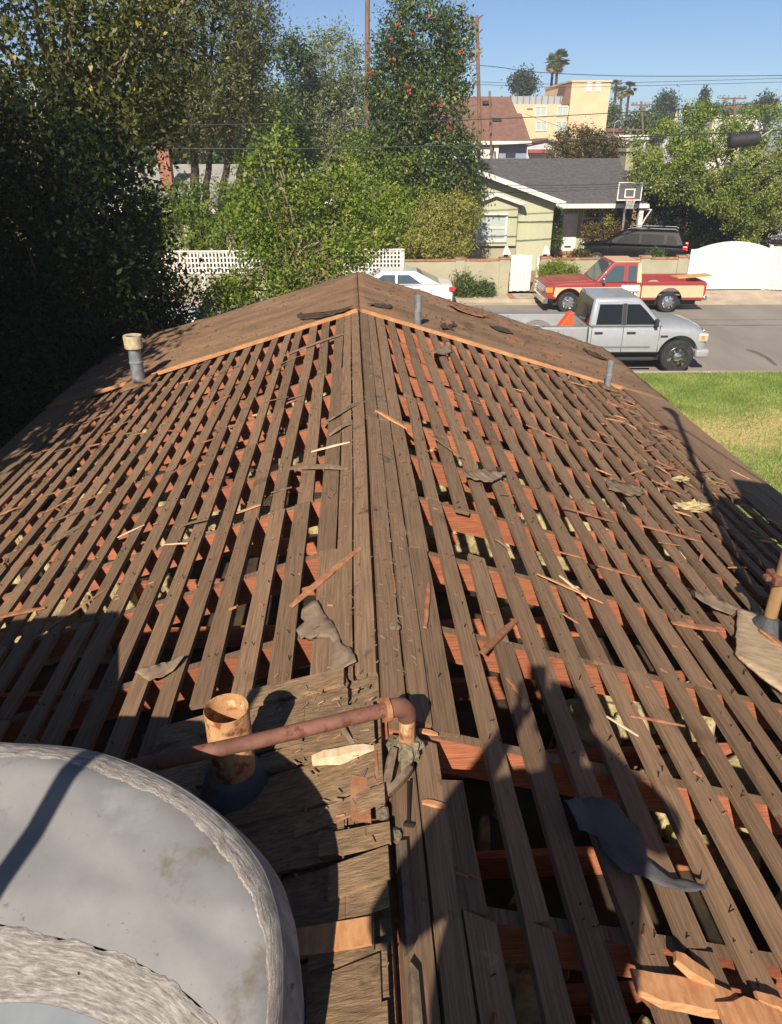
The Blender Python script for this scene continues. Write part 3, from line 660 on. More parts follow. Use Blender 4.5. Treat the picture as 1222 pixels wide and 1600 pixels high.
for v in bm.verts:
    k = 1+.25*math.sin(v.co.x*8)*math.sin(v.co.y*7+1)+.12*rr.uniform(-1, 1); v.co = Vector((v.co.x*.040, v.co.y*.052, v.co.z*.035))*k+c0
me = bpy.data.meshes.new('mastic'); bm.to_mesh(me); bm.free(); link('mastic_collar', me, MAT['plaster'], e)
# bent rusty nails, splints and mastic lumps below the elbow
for i, (pa, pb, w, mt) in enumerate([((606, 1185), (601, 1258), .028, 'grey_wood'), ((633, 1215), (601, 1258), .026, 'grey_wood'), ((598, 1190), (600, 1250), .012, 'fresh_red')]):
    px_stick('wood_splint', pa, pb, w, MAT[mt], ['upright dark splint left under the pipe elbow', 'slanting dark splint right under the pipe elbow', 'thin red splint left of the dark splints under the elbow'][i], 'splint', t=.02, h=.03)
m = MB(); p0, p1 = roofpt(630, 1232), roofpt(633, 1292)
m.tube([RP(p0[0], p0[1], p0[2], .05), RP(p1[0], p1[1], p1[2], .03)], .004, 8); m.tube([RP(p1[0], p1[1]-.012, p1[2], .03), RP(p1[0], p1[1]+.014, p1[2], .03)], .006, 8)
tag(m.build('spike_nail', MAT['nail']), 'large bent spike nail lying below the pipe elbow', 'nail')
for i, px in enumerate(((610, 1170), (628, 1200), (604, 1275), (612, 1310))):
    s, u, y = roofpt(*px); rr = random.Random(i); bm = bmesh.new(); bmesh.ops.create_icosphere(bm, subdivisions=2, radius=1); c0 = RP(s, u, y, .03); q = [.018, .016, .016, .014][i]
    for v in bm.verts: v.co = c0+Vector((v.co.x*q, v.co.y*q*1.6, v.co.z*q*.7))*(1+.3*rr.uniform(-1, 1))
    me = bpy.data.meshes.new('mastic_lump'); bm.to_mesh(me); bm.free()
    tag(link('mastic_lump', me, MAT['plaster']), ['crumbly mastic lump touching the pipe elbow', 'crumbly mastic lump among the splints under the elbow', 'small mastic lump on the ridge crack below the splints', 'lowest small mastic lump on the ridge crack'][i], 'mastic lump')
# service mast with weather head at the right
mb = RP(1, 1.985, 2.98, .02)
e = tag(empty('service_mast', mb), 'tan steel service mast at the right edge behind the plywood', 'mast')
mh = 3.15
m = MB(); m.lathe([(.031, -.1), (.031, mh)], n=18); auto_smooth(m.build('pole', pmat('tan_conduit', srgb(150, 118, 80), srgb(184, 150, 108), 9, (1, 1, .3), .6, 0, spots=(srgb(120, 84, 56), 6, .62)), e))
m = MB(); m.lathe([(.12, .0), (.1, .02), (.036, .09), (.034, .1)], n=18); m.build('boot', MAT['lead'], e)
m = MB(); m.box((-.055, -.05, .30), (.055, .05, .345)); m.box((-.085, -.02, .31), (-.055, .02, .335)); m.build('clamp', MAT['pink_pipe'], e, bevel=.006)
m = MB(); m.tube([(0, 0, mh-.02), (0, .01, mh+.08), (-.02, .07, mh+.15), (-.04, .15, mh+.1)], [.04, .055, .06, .05], 14); auto_smooth(m.build('weather_head', MAT['galv'], e))
m = MB(); m.tube([(0, 0, mh-.45), (-.16, .05, mh-.43)], .014, 8); m.lathe([(.03, 0), (.045, .02), (.03, .04), (.045, .06), (.03, .08)], (-.18, .055, mh-.47), 12); m.build('insulator', MAT['galv'], e)

# ------------------------------------------------------------------ chimney that throws the dark shadow on the right
MAT['brick'] = None
def brick_mat(name, c1, c2, mortar, scale=5.5):
    m, N, L, B = nodes(name); g = N.new('ShaderNodeTexCoord'); sp = N.new('ShaderNodeSeparateXYZ'); L.new(g.outputs['Object'], sp.inputs[0])
    ad = N.new('ShaderNodeMath'); L.new(sp.outputs[0], ad.inputs[0]); L.new(sp.outputs[1], ad.inputs[1]); cb = N.new('ShaderNodeCombineXYZ'); L.new(ad.outputs[0], cb.inputs[0]); L.new(sp.outputs[2], cb.inputs[1])
    b = N.new('ShaderNodeTexBrick'); b.inputs['Scale'].default_value = scale; b.inputs['Color1'].default_value = (*c1, 1); b.inputs['Color2'].default_value = (*c2, 1); b.inputs['Mortar'].default_value = (*mortar, 1)
    b.inputs['Mortar Size'].default_value = .03; L.new(cb.outputs[0], b.inputs['Vector']); L.new(b.outputs['Color'], B.inputs['Base Color']); B.inputs['Roughness'].default_value = .9
    bp = N.new('ShaderNodeBump'); bp.inputs['Distance'].default_value = .01; bp.invert = True; L.new(b.outputs['Fac'], bp.inputs['Height']); L.new(bp.outputs[0], B.inputs['Normal']); return m
MAT['brick'] = brick_mat('red_brick', srgb(168, 84, 60), srgb(196, 108, 78), srgb(176, 160, 140))
m = MB(); m.box((1.79, .9, 2.9), (2.06, 2.02, 5.66)); m.box((2.06, .9, 2.6), (3.05, 2.02, 6.0)); hp(m.build('chimney', MAT['brick']))

# ------------------------------------------------------------------ sheet metal duct and the air conditioner it belongs to
MAT['duct'] = pmat('grey_painted_sheet', srgb(120, 119, 119), srgb(140, 138, 137), 3.2, rough=.6, bump=.0015, bscale=7, spots=[(srgb(112, 104, 95), 5.5, .60), (srgb(66, 58, 50), 110, .665), (srgb(100, 92, 84), 36, .66), (srgb(146, 145, 144), 4.1, .6), (srgb(104, 94, 84), 14, .69)])
def mastic_mat(name):
    m, N, L, B = nodes(name); g = N.new('ShaderNodeAttribute'); g.attribute_name = 'seam'; src = g.outputs['Vector']
    n1 = N.new('ShaderNodeTexNoise'); n1.inputs['Scale'].default_value = 9; n1.inputs['Detail'].default_value = 8; L.new(src, n1.inputs['Vector'])
    vd = N.new('ShaderNodeVectorMath'); vd.operation = 'ADD'; sc = N.new('ShaderNodeVectorMath'); sc.operation = 'SCALE'; sc.inputs['Scale'].default_value = .02; L.new(n1.outputs['Color'], sc.inputs[0]); L.new(src, vd.inputs[0]); L.new(sc.outputs[0], vd.inputs[1])
    mp = N.new('ShaderNodeMapping'); mp.inputs['Scale'].default_value = (24, 130, 1); L.new(vd.outputs[0], mp.inputs[0])
    n2 = N.new('ShaderNodeTexNoise'); n2.inputs['Scale'].default_value = 1.0; n2.inputs['Detail'].default_value = 9; n2.inputs['Roughness'].default_value = .72; L.new(mp.outputs[0], n2.inputs['Vector'])
    r = N.new('ShaderNodeValToRGB'); L.new(n2.outputs['Fac'], r.inputs[0]); e = r.color_ramp.elements
    e[0].position = .36; e[0].color = (*srgb(112, 104, 98), 1); e[1].position = .5; e[1].color = (*srgb(150, 143, 138), 1); q = e.new(.64); q.color = (*srgb(190, 183, 177), 1)
    L.new(r.outputs[0], B.inputs['Base Color']); B.inputs['Roughness'].default_value = .9
    bp = N.new('ShaderNodeBump'); bp.inputs['Distance'].default_value = .005; L.new(n2.outputs['Fac'], bp.inputs['Height']); L.new(bp.outputs[0], B.inputs['Normal']); return m
MAT['mastic'] = mastic_mat('peeling_white_mastic')
MAT['mastic_side'] = pmat('speckled_mastic', srgb(122, 122, 126), srgb(176, 174, 172), 14, (1, 1, .3), .9, .004, 40, (srgb(70, 66, 62), 30, .6))  # mid-grey mastic with dark specks, for the side wrap
ZC = 4.40; QP = Vector((-.35, 1.15, 4.42)); QN = Vector((-.15, -.40, 1.0)).normalized()
def onp(px, py):                               # point of the sloping cheek plane seen at a pixel
    d = ray(px, py); return CAM+d*((QP-CAM).dot(QN)/d.dot(QN))
e = tag(empty('duct_elbow', (-.7, .8, 3.8)), 'big grey sheet metal duct elbow with peeling white seams, lower left', 'duct')
def dp(o): o.parent = e; o.matrix_parent_inverse = Matrix.Translation((.7, -.8, -3.8)); return o
def smooth_curve(pts, n):
    P_ = [Vector(p) for p in pts]; out = []
    for i in range(len(P_)-1):
        p0, p1, p2, p3 = P_[max(0, i-1)], P_[i], P_[i+1], P_[min(len(P_)-1, i+2)]
        for q in range(12):
            t = q/12; out.append(.5*((2*p1)+(p2-p0)*t+(2*p0-5*p1+4*p2-p3)*t*t+(3*p1-p0-3*p2+p3)*t**3))
    out.append(P_[-1]); L = [0]
    for i in range(1, len(out)): L.append(L[-1]+(out[i]-out[i-1]).length)
    res = []; k = 0
    for j in range(n+1):
        d = L[-1]*j/n
        while k < len(L)-2 and L[k+1] < d: k += 1
        f = (d-L[k])/max(1e-9, L[k+1]-L[k]); res.append(out[k].lerp(out[k+1], f))
    return res
ND = 150
OUT = smooth_curve([onp(x, y) for x, y in [(-330, 1152), (-160, 1149), (-60, 1150), (0, 1154), (130, 1165), (250, 1209), (340, 1270), (400, 1340), (426, 1405), (437, 1470), (438, 1540), (435, 1620), (428, 1720), (415, 1850), (400, 2000)]], ND)
INN = smooth_curve([onp(x, y) for x, y in [(-330, 1470), (-140, 1450), (-60, 1444), (0, 1446), (60, 1460), (120, 1473), (175, 1488), (230, 1512), (285, 1546), (330, 1586), (362, 1632), (384, 1700), (392, 1790), (386, 1900), (372, 2020)]], ND)
IN2 = smooth_curve([onp(x, y) for x, y in [(-330, 1600), (-140, 1580), (-60, 1571), (0, 1568), (50, 1567), (90, 1573), (130, 1585), (170, 1602), (215, 1632), (255, 1672), (288, 1718), (308, 1780), (312, 1860), (304, 1960), (290, 2060)]], ND)
creases = [(onp(185, 1318), onp(375, 1600)), (onp(150, 1404), onp(440, 1424))]
def sheet_h(p):                                # creases and slight oil-canning of the sheet
    d = min(((p-a_)-(b_-a_).normalized()*((p-a_).dot((b_-a_).normalized()))).length for a_, b_ in creases)
    return .026*max(0, 1-d/.20)+.003*math.sin(p.x*11)*math.sin(p.y*9)
V = []; Fq = []; NC = 22
for i in range(ND+1):
    for j in range(NC+1):
        f = j/NC; p = OUT[i].lerp(INN[i], f); q = max(0, 1-(p-OUT[i]).length/.10)
        V.append(p+QN*(sheet_h(p)*min(1, f*6)-.022*q*q))
for i in range(ND):
    for j in range(NC): a_ = i*(NC+1)+j; Fq.append((a_, a_+1, a_+NC+2, a_+NC+1))
dp(mesh('cheek_sheet', V, Fq, MAT['duct'], smooth=True))
# side wrap: rolls over the edge, then drops to the roof
V = []; Fq = []
for i in range(ND+1):
    p = OUT[i]-QN*.022; inw = (INN[i]-OUT[i]).normalized(); o1 = p-QN*.03-inw*.006; o2 = p-QN*.12-inw*.012; zb = RZ-P*abs(o2.x-RX)-.06
    V += [p, o1, o2, Vector((o2.x-inw.x*.004, o2.y-inw.y*.004, min(zb, o2.z-.02)))]
for i in range(ND):
    for j in range(3): a_ = i*4+j; Fq.append((a_, a_+4, a_+5, a_+1))
dp(mesh('side_wrap', V, Fq, MAT['mastic_side'], smooth=True))
rr = random.Random(9)
V = []; Fq = []; NB = ND*3
for i in range(NB+1):
    a_ = min(i//3, ND-1); f = i/3-a_; o_ = OUT[a_].lerp(OUT[a_+1], f); n_ = INN[a_].lerp(INN[a_+1], f); inw = (n_-o_).normalized()
    w = .048+.004*math.sin(i*.07)+.002*math.sin(i*.31+1)+rr.uniform(-.002, .002)
    for d, hz in ((w, .0), (w-.005, .003), (w*.66, .004+rr.uniform(0, .002)), (w*.33, .004+rr.uniform(0, .002)), (.006, .003), (-.004, -.012), (-.007, -.05-rr.uniform(0, .02))):
        p = o_+inw*d; q = max(0, 1-max(0, d)/.10); V.append(p+QN*(hz-.022*q*q+sheet_h(p)*min(1, max(0, d)/(n_-o_).length*6)+.0006))
for i in range(NB):
    for j in range(6): a_ = i*7+j; Fq.append((a_, a_+7, a_+8, a_+1))
def seam_attr(o, cols, across):
    a = o.data.attributes.new('seam', 'FLOAT_VECTOR', 'POINT'); n = len(o.data.vertices)//cols; al = 0; buf = []
    for i in range(n):
        if i: al += (o.data.vertices[i*cols].co-o.data.vertices[(i-1)*cols].co).length
        for j in range(cols): buf += [al, across[j], 0.0]
    a.data.foreach_set('vector', buf); return o
seam_attr(dp(mesh('seam_mastic', V, Fq, MAT['mastic'], smooth=True)), 7, [.058, .053, .038, .019, .006, -.008, -.05])
V = []; Fq = []
for i in range(ND+1):
    for q in range(9):
        p = INN[i].lerp(IN2[i], q/8)+(INN[i]-OUT[i]).normalized()*(rr.uniform(-.0025, .0025)+.003*math.sin(i*.5) if q == 0 else 0)
        V.append(p+QN*(sheet_h(p)*(1-q/8)+(.001 if q in (0, 8) else .005+rr.uniform(0, .004))))
for i in range(ND):
    for q in range(8): a_ = i*9+q; Fq.append((a_, a_+1, a_+10, a_+9))
seam_attr(dp(mesh('inner_seam_mastic', V, Fq, MAT['mastic'], smooth=True)), 9, [1+.016*k for k in range(9)])
c_ = onp(-60, 1950); V = [p+QN*.002 for p in IN2]+[c_]
dp(mesh('collar_sheet', V, [(i, i+1, len(V)-1) for i in range(ND)], pmat('bluish_galvanised_sheet', srgb(118, 123, 130), srgb(138, 143, 148), 4, rough=.6, metal=.1), smooth=True))
s_ = onp(128, 1524)+QN*.006; m = MB(); m.lathe([(.003, .0), (.005, .003), (.004, .007), (.001, .008)], s_, 10); dp(m.build('screw', MAT['nail']))
# rooftop air conditioner out to the left, its transition piece meets the duct
e = tag(empty('air_conditioner', (-2.05, .9, 3.4)), 'tall grey rooftop air conditioner standing left of the duct', 'air conditioner')
def ap(o): o.parent = e; o.matrix_parent_inverse = Matrix.Translation((2.05, -.9, -3.4)); return o
m = MB(); m.box((-2.95, .42, 3.5), (-1.60, 1.44, 4.93)); ap(m.build('cabinet', pmat('beige_cabinet_paint', srgb(170, 164, 150), srgb(188, 182, 168), 3, rough=.5), bevel=.02))
for i in range(9): m = MB(); m.box((-2.85, .40, 3.75+.12*i), (-1.70, .418, 3.81+.12*i)); ap(m.build('louvre', MAT['galv']))
m = MB(); m.box((-3.0, .38, 3.2), (-1.55, 1.48, 3.5)); ap(m.build('curb', MAT['lead']))
m = MB(); m.add([(-1.60, .75, 3.55), (-1.60, 1.44, 3.55), (-1.60, 1.44, 4.92), (-1.60, .75, 4.92), (-1.12, .75, 3.62), (-1.12, 1.42, 3.62), (-1.12, 1.42, 4.34), (-1.12, .75, 4.10)],
               [(0, 1, 2, 3), (4, 7, 6, 5), (0, 4, 5, 1), (1, 5, 6, 2), (2, 6, 7, 3), (3, 7, 4, 0)]); ap(m.build('transition_duct', MAT['duct']))
# conduit pole behind the duct whose shadow crosses the cheek
q0, q1 = onp(140, 1172), onp(8, 1378); dv = q1-q0
pb = q1+dv*5.4; pb.z = RZ-P*(RX-pb.x); pt_ = q0-dv*.5-SD*1.65
e = tag(empty('conduit_pole', pb), 'thin grey conduit pole leaning left of the photographer', 'pole')
m = MB(); m.tube([(0, 0, 0), pt_-pb], .024, 14); m.build('pole', MAT['galv'], e)
m = MB(); m.lathe([(.09, .0), (.04, .05), (.03, .06)], n=14); m.build('boot', MAT['lead'], e)

# ------------------------------------------------------------------ photographer (outside the picture; the shadow on the slope is theirs)
MAT['skin'] = pmat('skin', srgb(196, 146, 118), srgb(208, 160, 132), 8, rough=.6)
MAT['shirt'] = pmat('dark_work_shirt', srgb(44, 52, 66), srgb(58, 66, 82), 30, rough=.95, bump=.002)
MAT['jeans'] = pmat('blue_jeans', srgb(44, 58, 88), srgb(64, 80, 112), 40, rough=.95, bump=.002)
MAT['boot'] = pmat('brown_boots', srgb(70, 48, 32), srgb(92, 66, 44), 12, rough=.7)
ph_c = CAM-cf*.014-cu*.045-cr*.02
m = MB(); hx, hy, hz = .036, .0745, .004
cs = [ph_c+cr*(a*hx)+cu*(b*hy)-cf*(c*hz) for c in (-1, 1) for a, b in ((-1, -1), (1, -1), (1, 1), (-1, 1))]
m.add(cs, [(0, 1, 2, 3), (7, 6, 5, 4), (0, 4, 5, 1), (1, 5, 6, 2), (2, 6, 7, 3), (3, 7, 4, 0)])
tag(m.build('phone', plain('phone_black', (.02, .02, .022), .3), bevel=.003), 'black phone held up in both hands by the photographer', 'phone')
e = tag(empty('person', (.0, -.36, RZ)), 'person in dark shirt and jeans holding up a phone, both elbows out', 'person')
def skin_body(name, J, E, mat_of, sub=2, root='pelvis'):
    names = list(J); me = bpy.data.meshes.new(name); me.from_pydata([J[k][0] for k in names], [(names.index(a), names.index(b)) for a, b in E], [])
    o = bpy.data.objects.new(name, me); COL.objects.link(o); md = o.modifiers.new('skin', 'SKIN'); md.use_smooth_shade = True
    sv = me.skin_vertices[0].data
    for i, k in enumerate(names):
        r = J[k][1]; sv[i].radius = (r, r) if not isinstance(r, tuple) else r; sv[i].use_root = (k == root)
    if sub: s2 = o.modifiers.new('sub', 'SUBSURF'); s2.levels = sub; s2.render_levels = sub
    dg = bpy.context.evaluated_depsgraph_get(); me2 = bpy.data.meshes.new_from_object(o.evaluated_get(dg)); bpy.data.objects.remove(o)
    me2.name = name; me2.materials.clear(); mats = []
    for p in me2.polygons:
        mt = mat_of(p.center)
        if mt not in mats: mats.append(mt); me2.materials.append(mt)
        p.material_index = mats.index(mt); p.use_smooth = True
    return link(name, me2)
zt = RZ
hl = ph_c-cr*.062-cf*.02-cu*.03; hr_ = ph_c+cr*.062-cf*.02-cu*.03
J = {'pelvis': ((-.06, -.38, zt+.88), (.27, .15)), 'waist': ((-.06, -.37, zt+1.05), (.265, .15)), 'chest': ((0, -.36, zt+1.28), (.225, .14)), 'neckb': ((0, -.35, zt+1.44), (.085, .08)), 'neck': ((0, -.335, zt+1.50), .058), 'head0': ((0, -.31, zt+1.58), (.075, .09)), 'head1': ((0, -.305, zt+1.67), (.08, .098)), 'head2': ((0, -.31, zt+1.745), (.055, .065)),
     'shL': ((-.20, -.35, zt+1.40), .10), 'elL': ((-.36, -.22, zt+1.08), .07), 'wrL': (tuple(hl-cf*.06-cu*.07-cr*.03), .03), 'shR': ((.20, -.35, zt+1.40), .10), 'elR': ((.39, -.20, zt+1.15), .07), 'wrR': (tuple(hr_-cf*.06-cu*.07+cr*.03), .03),
     'hipL': ((-.10, -.38, zt+.80), .10), 'knL': ((-.14, -.34, zt+.44), .065), 'anL': ((-.16, -.40, zt+.06), .045), 'toL': ((-.18, -.22, zt+.02), (.045, .03)), 'hipR': ((.10, -.38, zt+.80), .10), 'knR': ((.17, -.34, zt+.42), .065), 'anR': ((.21, -.40, zt+.02), .045), 'toR': ((.23, -.22, zt-.02), (.045, .03)),
     'paL': (tuple(hl-cf*.03-cu*.03), (.036, .018)), 'paR': (tuple(hr_-cf*.03-cu*.03), (.036, .018))}
E_ = [('pelvis', 'waist'), ('waist', 'chest'), ('chest', 'neckb'), ('neckb', 'neck'), ('neck', 'head0'), ('head0', 'head1'), ('head1', 'head2'), ('chest', 'shL'), ('shL', 'elL'), ('elL', 'wrL'), ('chest', 'shR'), ('shR', 'elR'), ('elR', 'wrR'), ('wrL', 'paL'), ('wrR', 'paR'),
      ('pelvis', 'hipL'), ('hipL', 'knL'), ('knL', 'anL'), ('anL', 'toL'), ('pelvis', 'hipR'), ('hipR', 'knR'), ('knR', 'anR'), ('anR', 'toR')]
def who(c):
    z = c.z-zt
    if z < .11: return MAT['boot']
    if z < .96: return MAT['jeans']
    if z > 1.47 and abs(c.x) < .13 and c.y < -.2: return MAT['skin']
    if c.y > -.18 and z > 1.14: return MAT['skin']
    return MAT['shirt']
def pe(o): o.parent = e; o.matrix_parent_inverse = Matrix.Translation((0, .36, -RZ)); return o
pe(skin_body('body', J, E_, who))
for sgn, hnd, nm in ((-1, hl, 'paL'), (1, hr_, 'paR')):
    b0 = Vector(J[nm][0])
    for i in range(4):
        k = (i-1.5)*.019; p0 = b0+cu*(k+.01)+cf*.012; p1 = hnd+cu*(k+.012)+cr*(sgn*.004)+cf*.004; p2 = hnd+cu*(k+.014)-cr*(sgn*.022)+cf*.0135-cf*.002
        m = MB(); m.tube([p0, p0.lerp(p1, .6)+cr*sgn*.006, p1, p2], [.0095, .009, .0085, .006], 10); pe(auto_smooth(m.build('finger', MAT['skin']), 80))
    p0 = b0-cu*.03-cr*sgn*.01; p2 = hnd-cu*.035-cr*sgn*.035-cf*.008
    m = MB(); m.tube([p0, p0.lerp(p2, .5)-cf*.012, p2], [.012, .011, .008], 10); pe(auto_smooth(m.build('thumb', MAT['skin']), 80))
bm = bmesh.new(); bmesh.ops.create_uvsphere(bm, u_segments=20, v_segments=12, radius=1)
for v in list(bm.verts):
    if v.co.z < -.25 or (v.co.y > .35 and v.co.z < .35): bm.verts.remove(v)
for v in bm.verts: v.co = Vector((v.co.x*.086, v.co.y*.104-.318, v.co.z*.115+zt+1.685))
me = bpy.data.meshes.new('hair'); bm.to_mesh(me); bm.free(); h_ = link('hair', me, pmat('dark_hair', srgb(36, 28, 22), srgb(54, 42, 34), 30, rough=.7)); h_.modifiers.new('t', 'SOLIDIFY').thickness = .012; pe(h_)
m = MB(); m.tube([(0, -.225, zt+1.655), (0, -.196, zt+1.625), (0, -.215, zt+1.612)], [.010, .017, .012], 10); pe(auto_smooth(m.build('nose', MAT['skin']), 80))
for sx in (-1, 1):
    m = MB(); m.lathe([(0, .010), (.008, .007), (.011, 0), (.008, -.007), (0, -.010)], (sx*.032, -.222, zt+1.668), 12); pe(m.build('eye', plain('eye_white', (.75, .74, .72), .3)))
    m = MB(); m.tube([(sx*.083, -.31, zt+1.62), (sx*.092, -.315, zt+1.65), (sx*.088, -.31, zt+1.68)], [.010, .016, .012], 8); pe(auto_smooth(m.build('ear', MAT['skin']), 80))
m = MB(); m.tube([(-.025, -.221, zt+1.575), (0, -.214, zt+1.573), (.025, -.221, zt+1.575)], [.004, .008, .004], 8); pe(m.build('mouth', plain('lips', srgb(160, 96, 86), .5)))
# ------------------------------------------------------------------ vehicles
MAT['tyre'] = pmat('tyre_rubber', (.018, .018, .019), (.035, .034, .034), 8, rough=.85)
MAT['chrome'] = plain('chrome', (.75, .75, .76), .18, 1.0)
MAT['glass_dark'] = plain('tinted_glass', (.012, .014, .017), .08, 0, 0, .25)
MAT['glass_blue'] = plain('car_glass', (.05, .075, .085), .06, 0, 0, .8)
MAT['black_trim'] = plain('black_trim', (.02, .02, .02), .6)
MAT['lamp_red'] = plain('tail_lamp', (.55, .03, .03), .2, 0, .6)
MAT['lamp_amber'] = plain('amber_lamp', (.8, .25, .03), .2, 0, .6)
MAT['lamp_clear'] = plain('head_lamp', (.6, .6, .58), .12, .3, .6)
MAT['silver'] = plain('silver_paint', (.37, .38, .40), .34, .25, .5)
MAT['white_car'] = plain('white_paint', (.62, .62, .62), .35, 0, .5)
MAT['black_car'] = plain('black_paint', (.006, .006, .007), .4, 0, 0., .12)
MAT['red_car'] = plain('faded_red_paint', srgb(158, 58, 58), .5, 0, .25)
MAT['red_dusty'] = pmat('sun_bleached_red_paint', srgb(150, 78, 66), srgb(172, 104, 86), 2, rough=.6)
MAT['tan_car'] = plain('tan_paint', srgb(230, 194, 154), .5, 0, .2)
MAT['liner'] = plain('bed_liner', (.16, .16, .17), .7)
MAT['privacy_glass'] = plain('privacy_glass', (.006, .006, .007), .35, 0, 0, .06)
MAT['interior'] = plain('seat_cloth', (.03, .03, .033), .9)
MAT['orange_plastic'] = plain('orange_plastic', srgb(240, 92, 40), .5)
def arch(xc, zc, r, z0, rev=False, n=12):
    a0 = math.asin(max(-1, min(1, (z0-zc)/r))); A = [a0+(math.pi-2*a0)*i/n for i in range(n+1)]
    pts = [(xc+r*math.cos(a), zc+r*math.sin(a)) for a in A]
    return pts[::-1] if rev else pts
def wheel(root, x, y, r, w, side, rim, spokes=8, hub=.36, dark=True):
    o = MB(); h = w/2
    o.lathe([(r*.62, -h), (r*.9, -h), (r*.985, -h*.75), (r, -h*.4), (r, h*.4), (r*.985, h*.75), (r*.9, h), (r*.62, h)], n=36, axis='Y')
    t = auto_smooth(o.build('wheel', MAT['tyre'], root), 30); t.location = (x, y, r)
    o = MB(); f = side*h
    o.lathe([(r*.63, f*.95), (r*.60, f*1.02), (r*.56, f*.7), (r*.50, f*.35), (.001, f*.3)], n=32, axis='Y'); auto_smooth(o.build('rim', rim if not dark else MAT['chrome'], t))
    o = MB()
    for k in range(spokes):
        a = 2*math.pi*k/spokes; c, s = math.cos(a), math.sin(a); r0, r1, ww = r*.14, r*.57, r*.075
        q = [(c*r0-s*ww*.8, s*r0+c*ww*.8), (c*r1-s*ww, s*r1+c*ww), (c*r1+s*ww, s*r1-c*ww), (c*r0+s*ww*.8, s*r0-c*ww*.8)]
        V = [(a_, f*.42, b_) for a_, b_ in q]+[(a_, f*(.78 if i in (1, 2) else .95), b_) for i, (a_, b_) in enumerate(q)]
        o.add(V, [(0, 1, 2, 3), (7, 6, 5, 4), (0, 4, 5, 1), (1, 5, 6, 2), (2, 6, 7, 3), (3, 7, 4, 0)])
    o.build('spokes', rim, t)
    o = MB(); o.lathe([(r*hub*.7, f*.4), (r*hub*.7, f*1.0), (r*hub*.45, f*1.12), (.001, f*1.15)], n=20, axis='Y'); auto_smooth(o.build('hub_cap', MAT['chrome'] if dark else rim, t))
    return t
def both(fn):
    for s in (-1, 1): fn(s)
class Cab:                                 # tapered cabin, windows lie on its slopes
    def __init__(s, x0, x1, z0, w0, X0, X1, z1, w1): s.__dict__.update(locals())
    def pt(s, x, z, side, off=.0):
        t = (z-s.z0)/(s.z1-s.z0); return (x, side*(s.w0+(s.w1-s.w0)*t+off), z)
    def build(s, root, mat, name='cab', bevel=.07):
        m = MB(); n = 4; V = []
        V = [(s.x0, -s.w0, s.z0), (s.x1, -s.w0, s.z0), (s.x1, s.w0, s.z0), (s.x0, s.w0, s.z0), (s.X0, -s.w1, s.z1), (s.X1, -s.w1, s.z1), (s.X1, s.w1, s.z1), (s.X0, s.w1, s.z1)]
        m.add(V, [(0, 3, 2, 1), (4, 5, 6, 7), (0, 1, 5, 4), (1, 2, 6, 5), (2, 3, 7, 6), (3, 0, 4, 7)])
        o = m.build(name, mat, root, bevel=bevel, seg=4); return auto_smooth(o, 40)
    def window(s, root, poly, side, mat, name='side_window', off=.004):
        V = [s.pt(x, z, side, off) for x, z in poly]+[s.pt(x, z, side, off-.02) for x, z in poly]; n = len(poly)
        m = MB(); m.add(V, [tuple(range(n)), tuple(range(2*n-1, n-1, -1))]+[(i, n+i, n+(i+1) % n, (i+1) % n) for i in range(n)]); return m.build(name, mat, root)
    def screen(s, root, front, mat, name, k=.86, lo=.08, hi=.92, off=.012):
        xb, xt = (s.x1, s.X1) if front else (s.x0, s.X0); sg = 1 if front else -1
        nx, nz = (s.z1-s.z0), -(xt-xb); L = math.hypot(nx, nz); nrm = Vector((sg*abs(nx)/L, 0, abs(nz)/L))*off
        V = []
        for t in (lo, hi):
            w = (s.w0+(s.w1-s.w0)*t)*k; x = xb+(xt-xb)*t; z = s.z0+(s.z1-s.z0)*t
            V += [Vector((x, -w, z))+nrm, Vector((x, w, z))+nrm]
        V += [v-nrm*2.2 for v in V]; m = MB(); m.add(V, [(0, 1, 3, 2), (4, 6, 7, 5), (0, 4, 5, 1), (1, 5, 7, 3), (3, 7, 6, 2), (2, 6, 4, 0)]); return m.build(name, mat, root)
def sidebox(root, name, mat, x0, x1, z0, z1, W, t=.01, bevel=0):
    for s in (-1, 1):
        m = MB(); y0, y1 = s*(W-.02), s*(W+t); m.box((x0, min(y0, y1), z0), (x1, max(y0, y1), z1)); m.build(name, mat, root, bevel=bevel)
def seams(root, xs, z0, z1, W):
    for x in xs:
        for s in (-1, 1):
            m = MB(); y0, y1 = s*(W-.02), s*(W+.002); m.box((x-.006, min(y0, y1), z0), (x+.006, max(y0, y1), z1)); m.build('door_seam', MAT['black_trim'], root)
def mirror(root, x, z, W, mat):
    for s in (-1, 1):
        m = MB(); m.box((x-.06, min(s*W, s*(W+.16)), z-.02), (x+.0, max(s*W, s*(W+.16)), z+.02)); m.box((x-.09, min(s*(W+.08), s*(W+.22)), z-.03), (x+.0, max(s*(W+.08), s*(W+.22)), z+.15)); m.build('mirror', mat, root, bevel=.02)

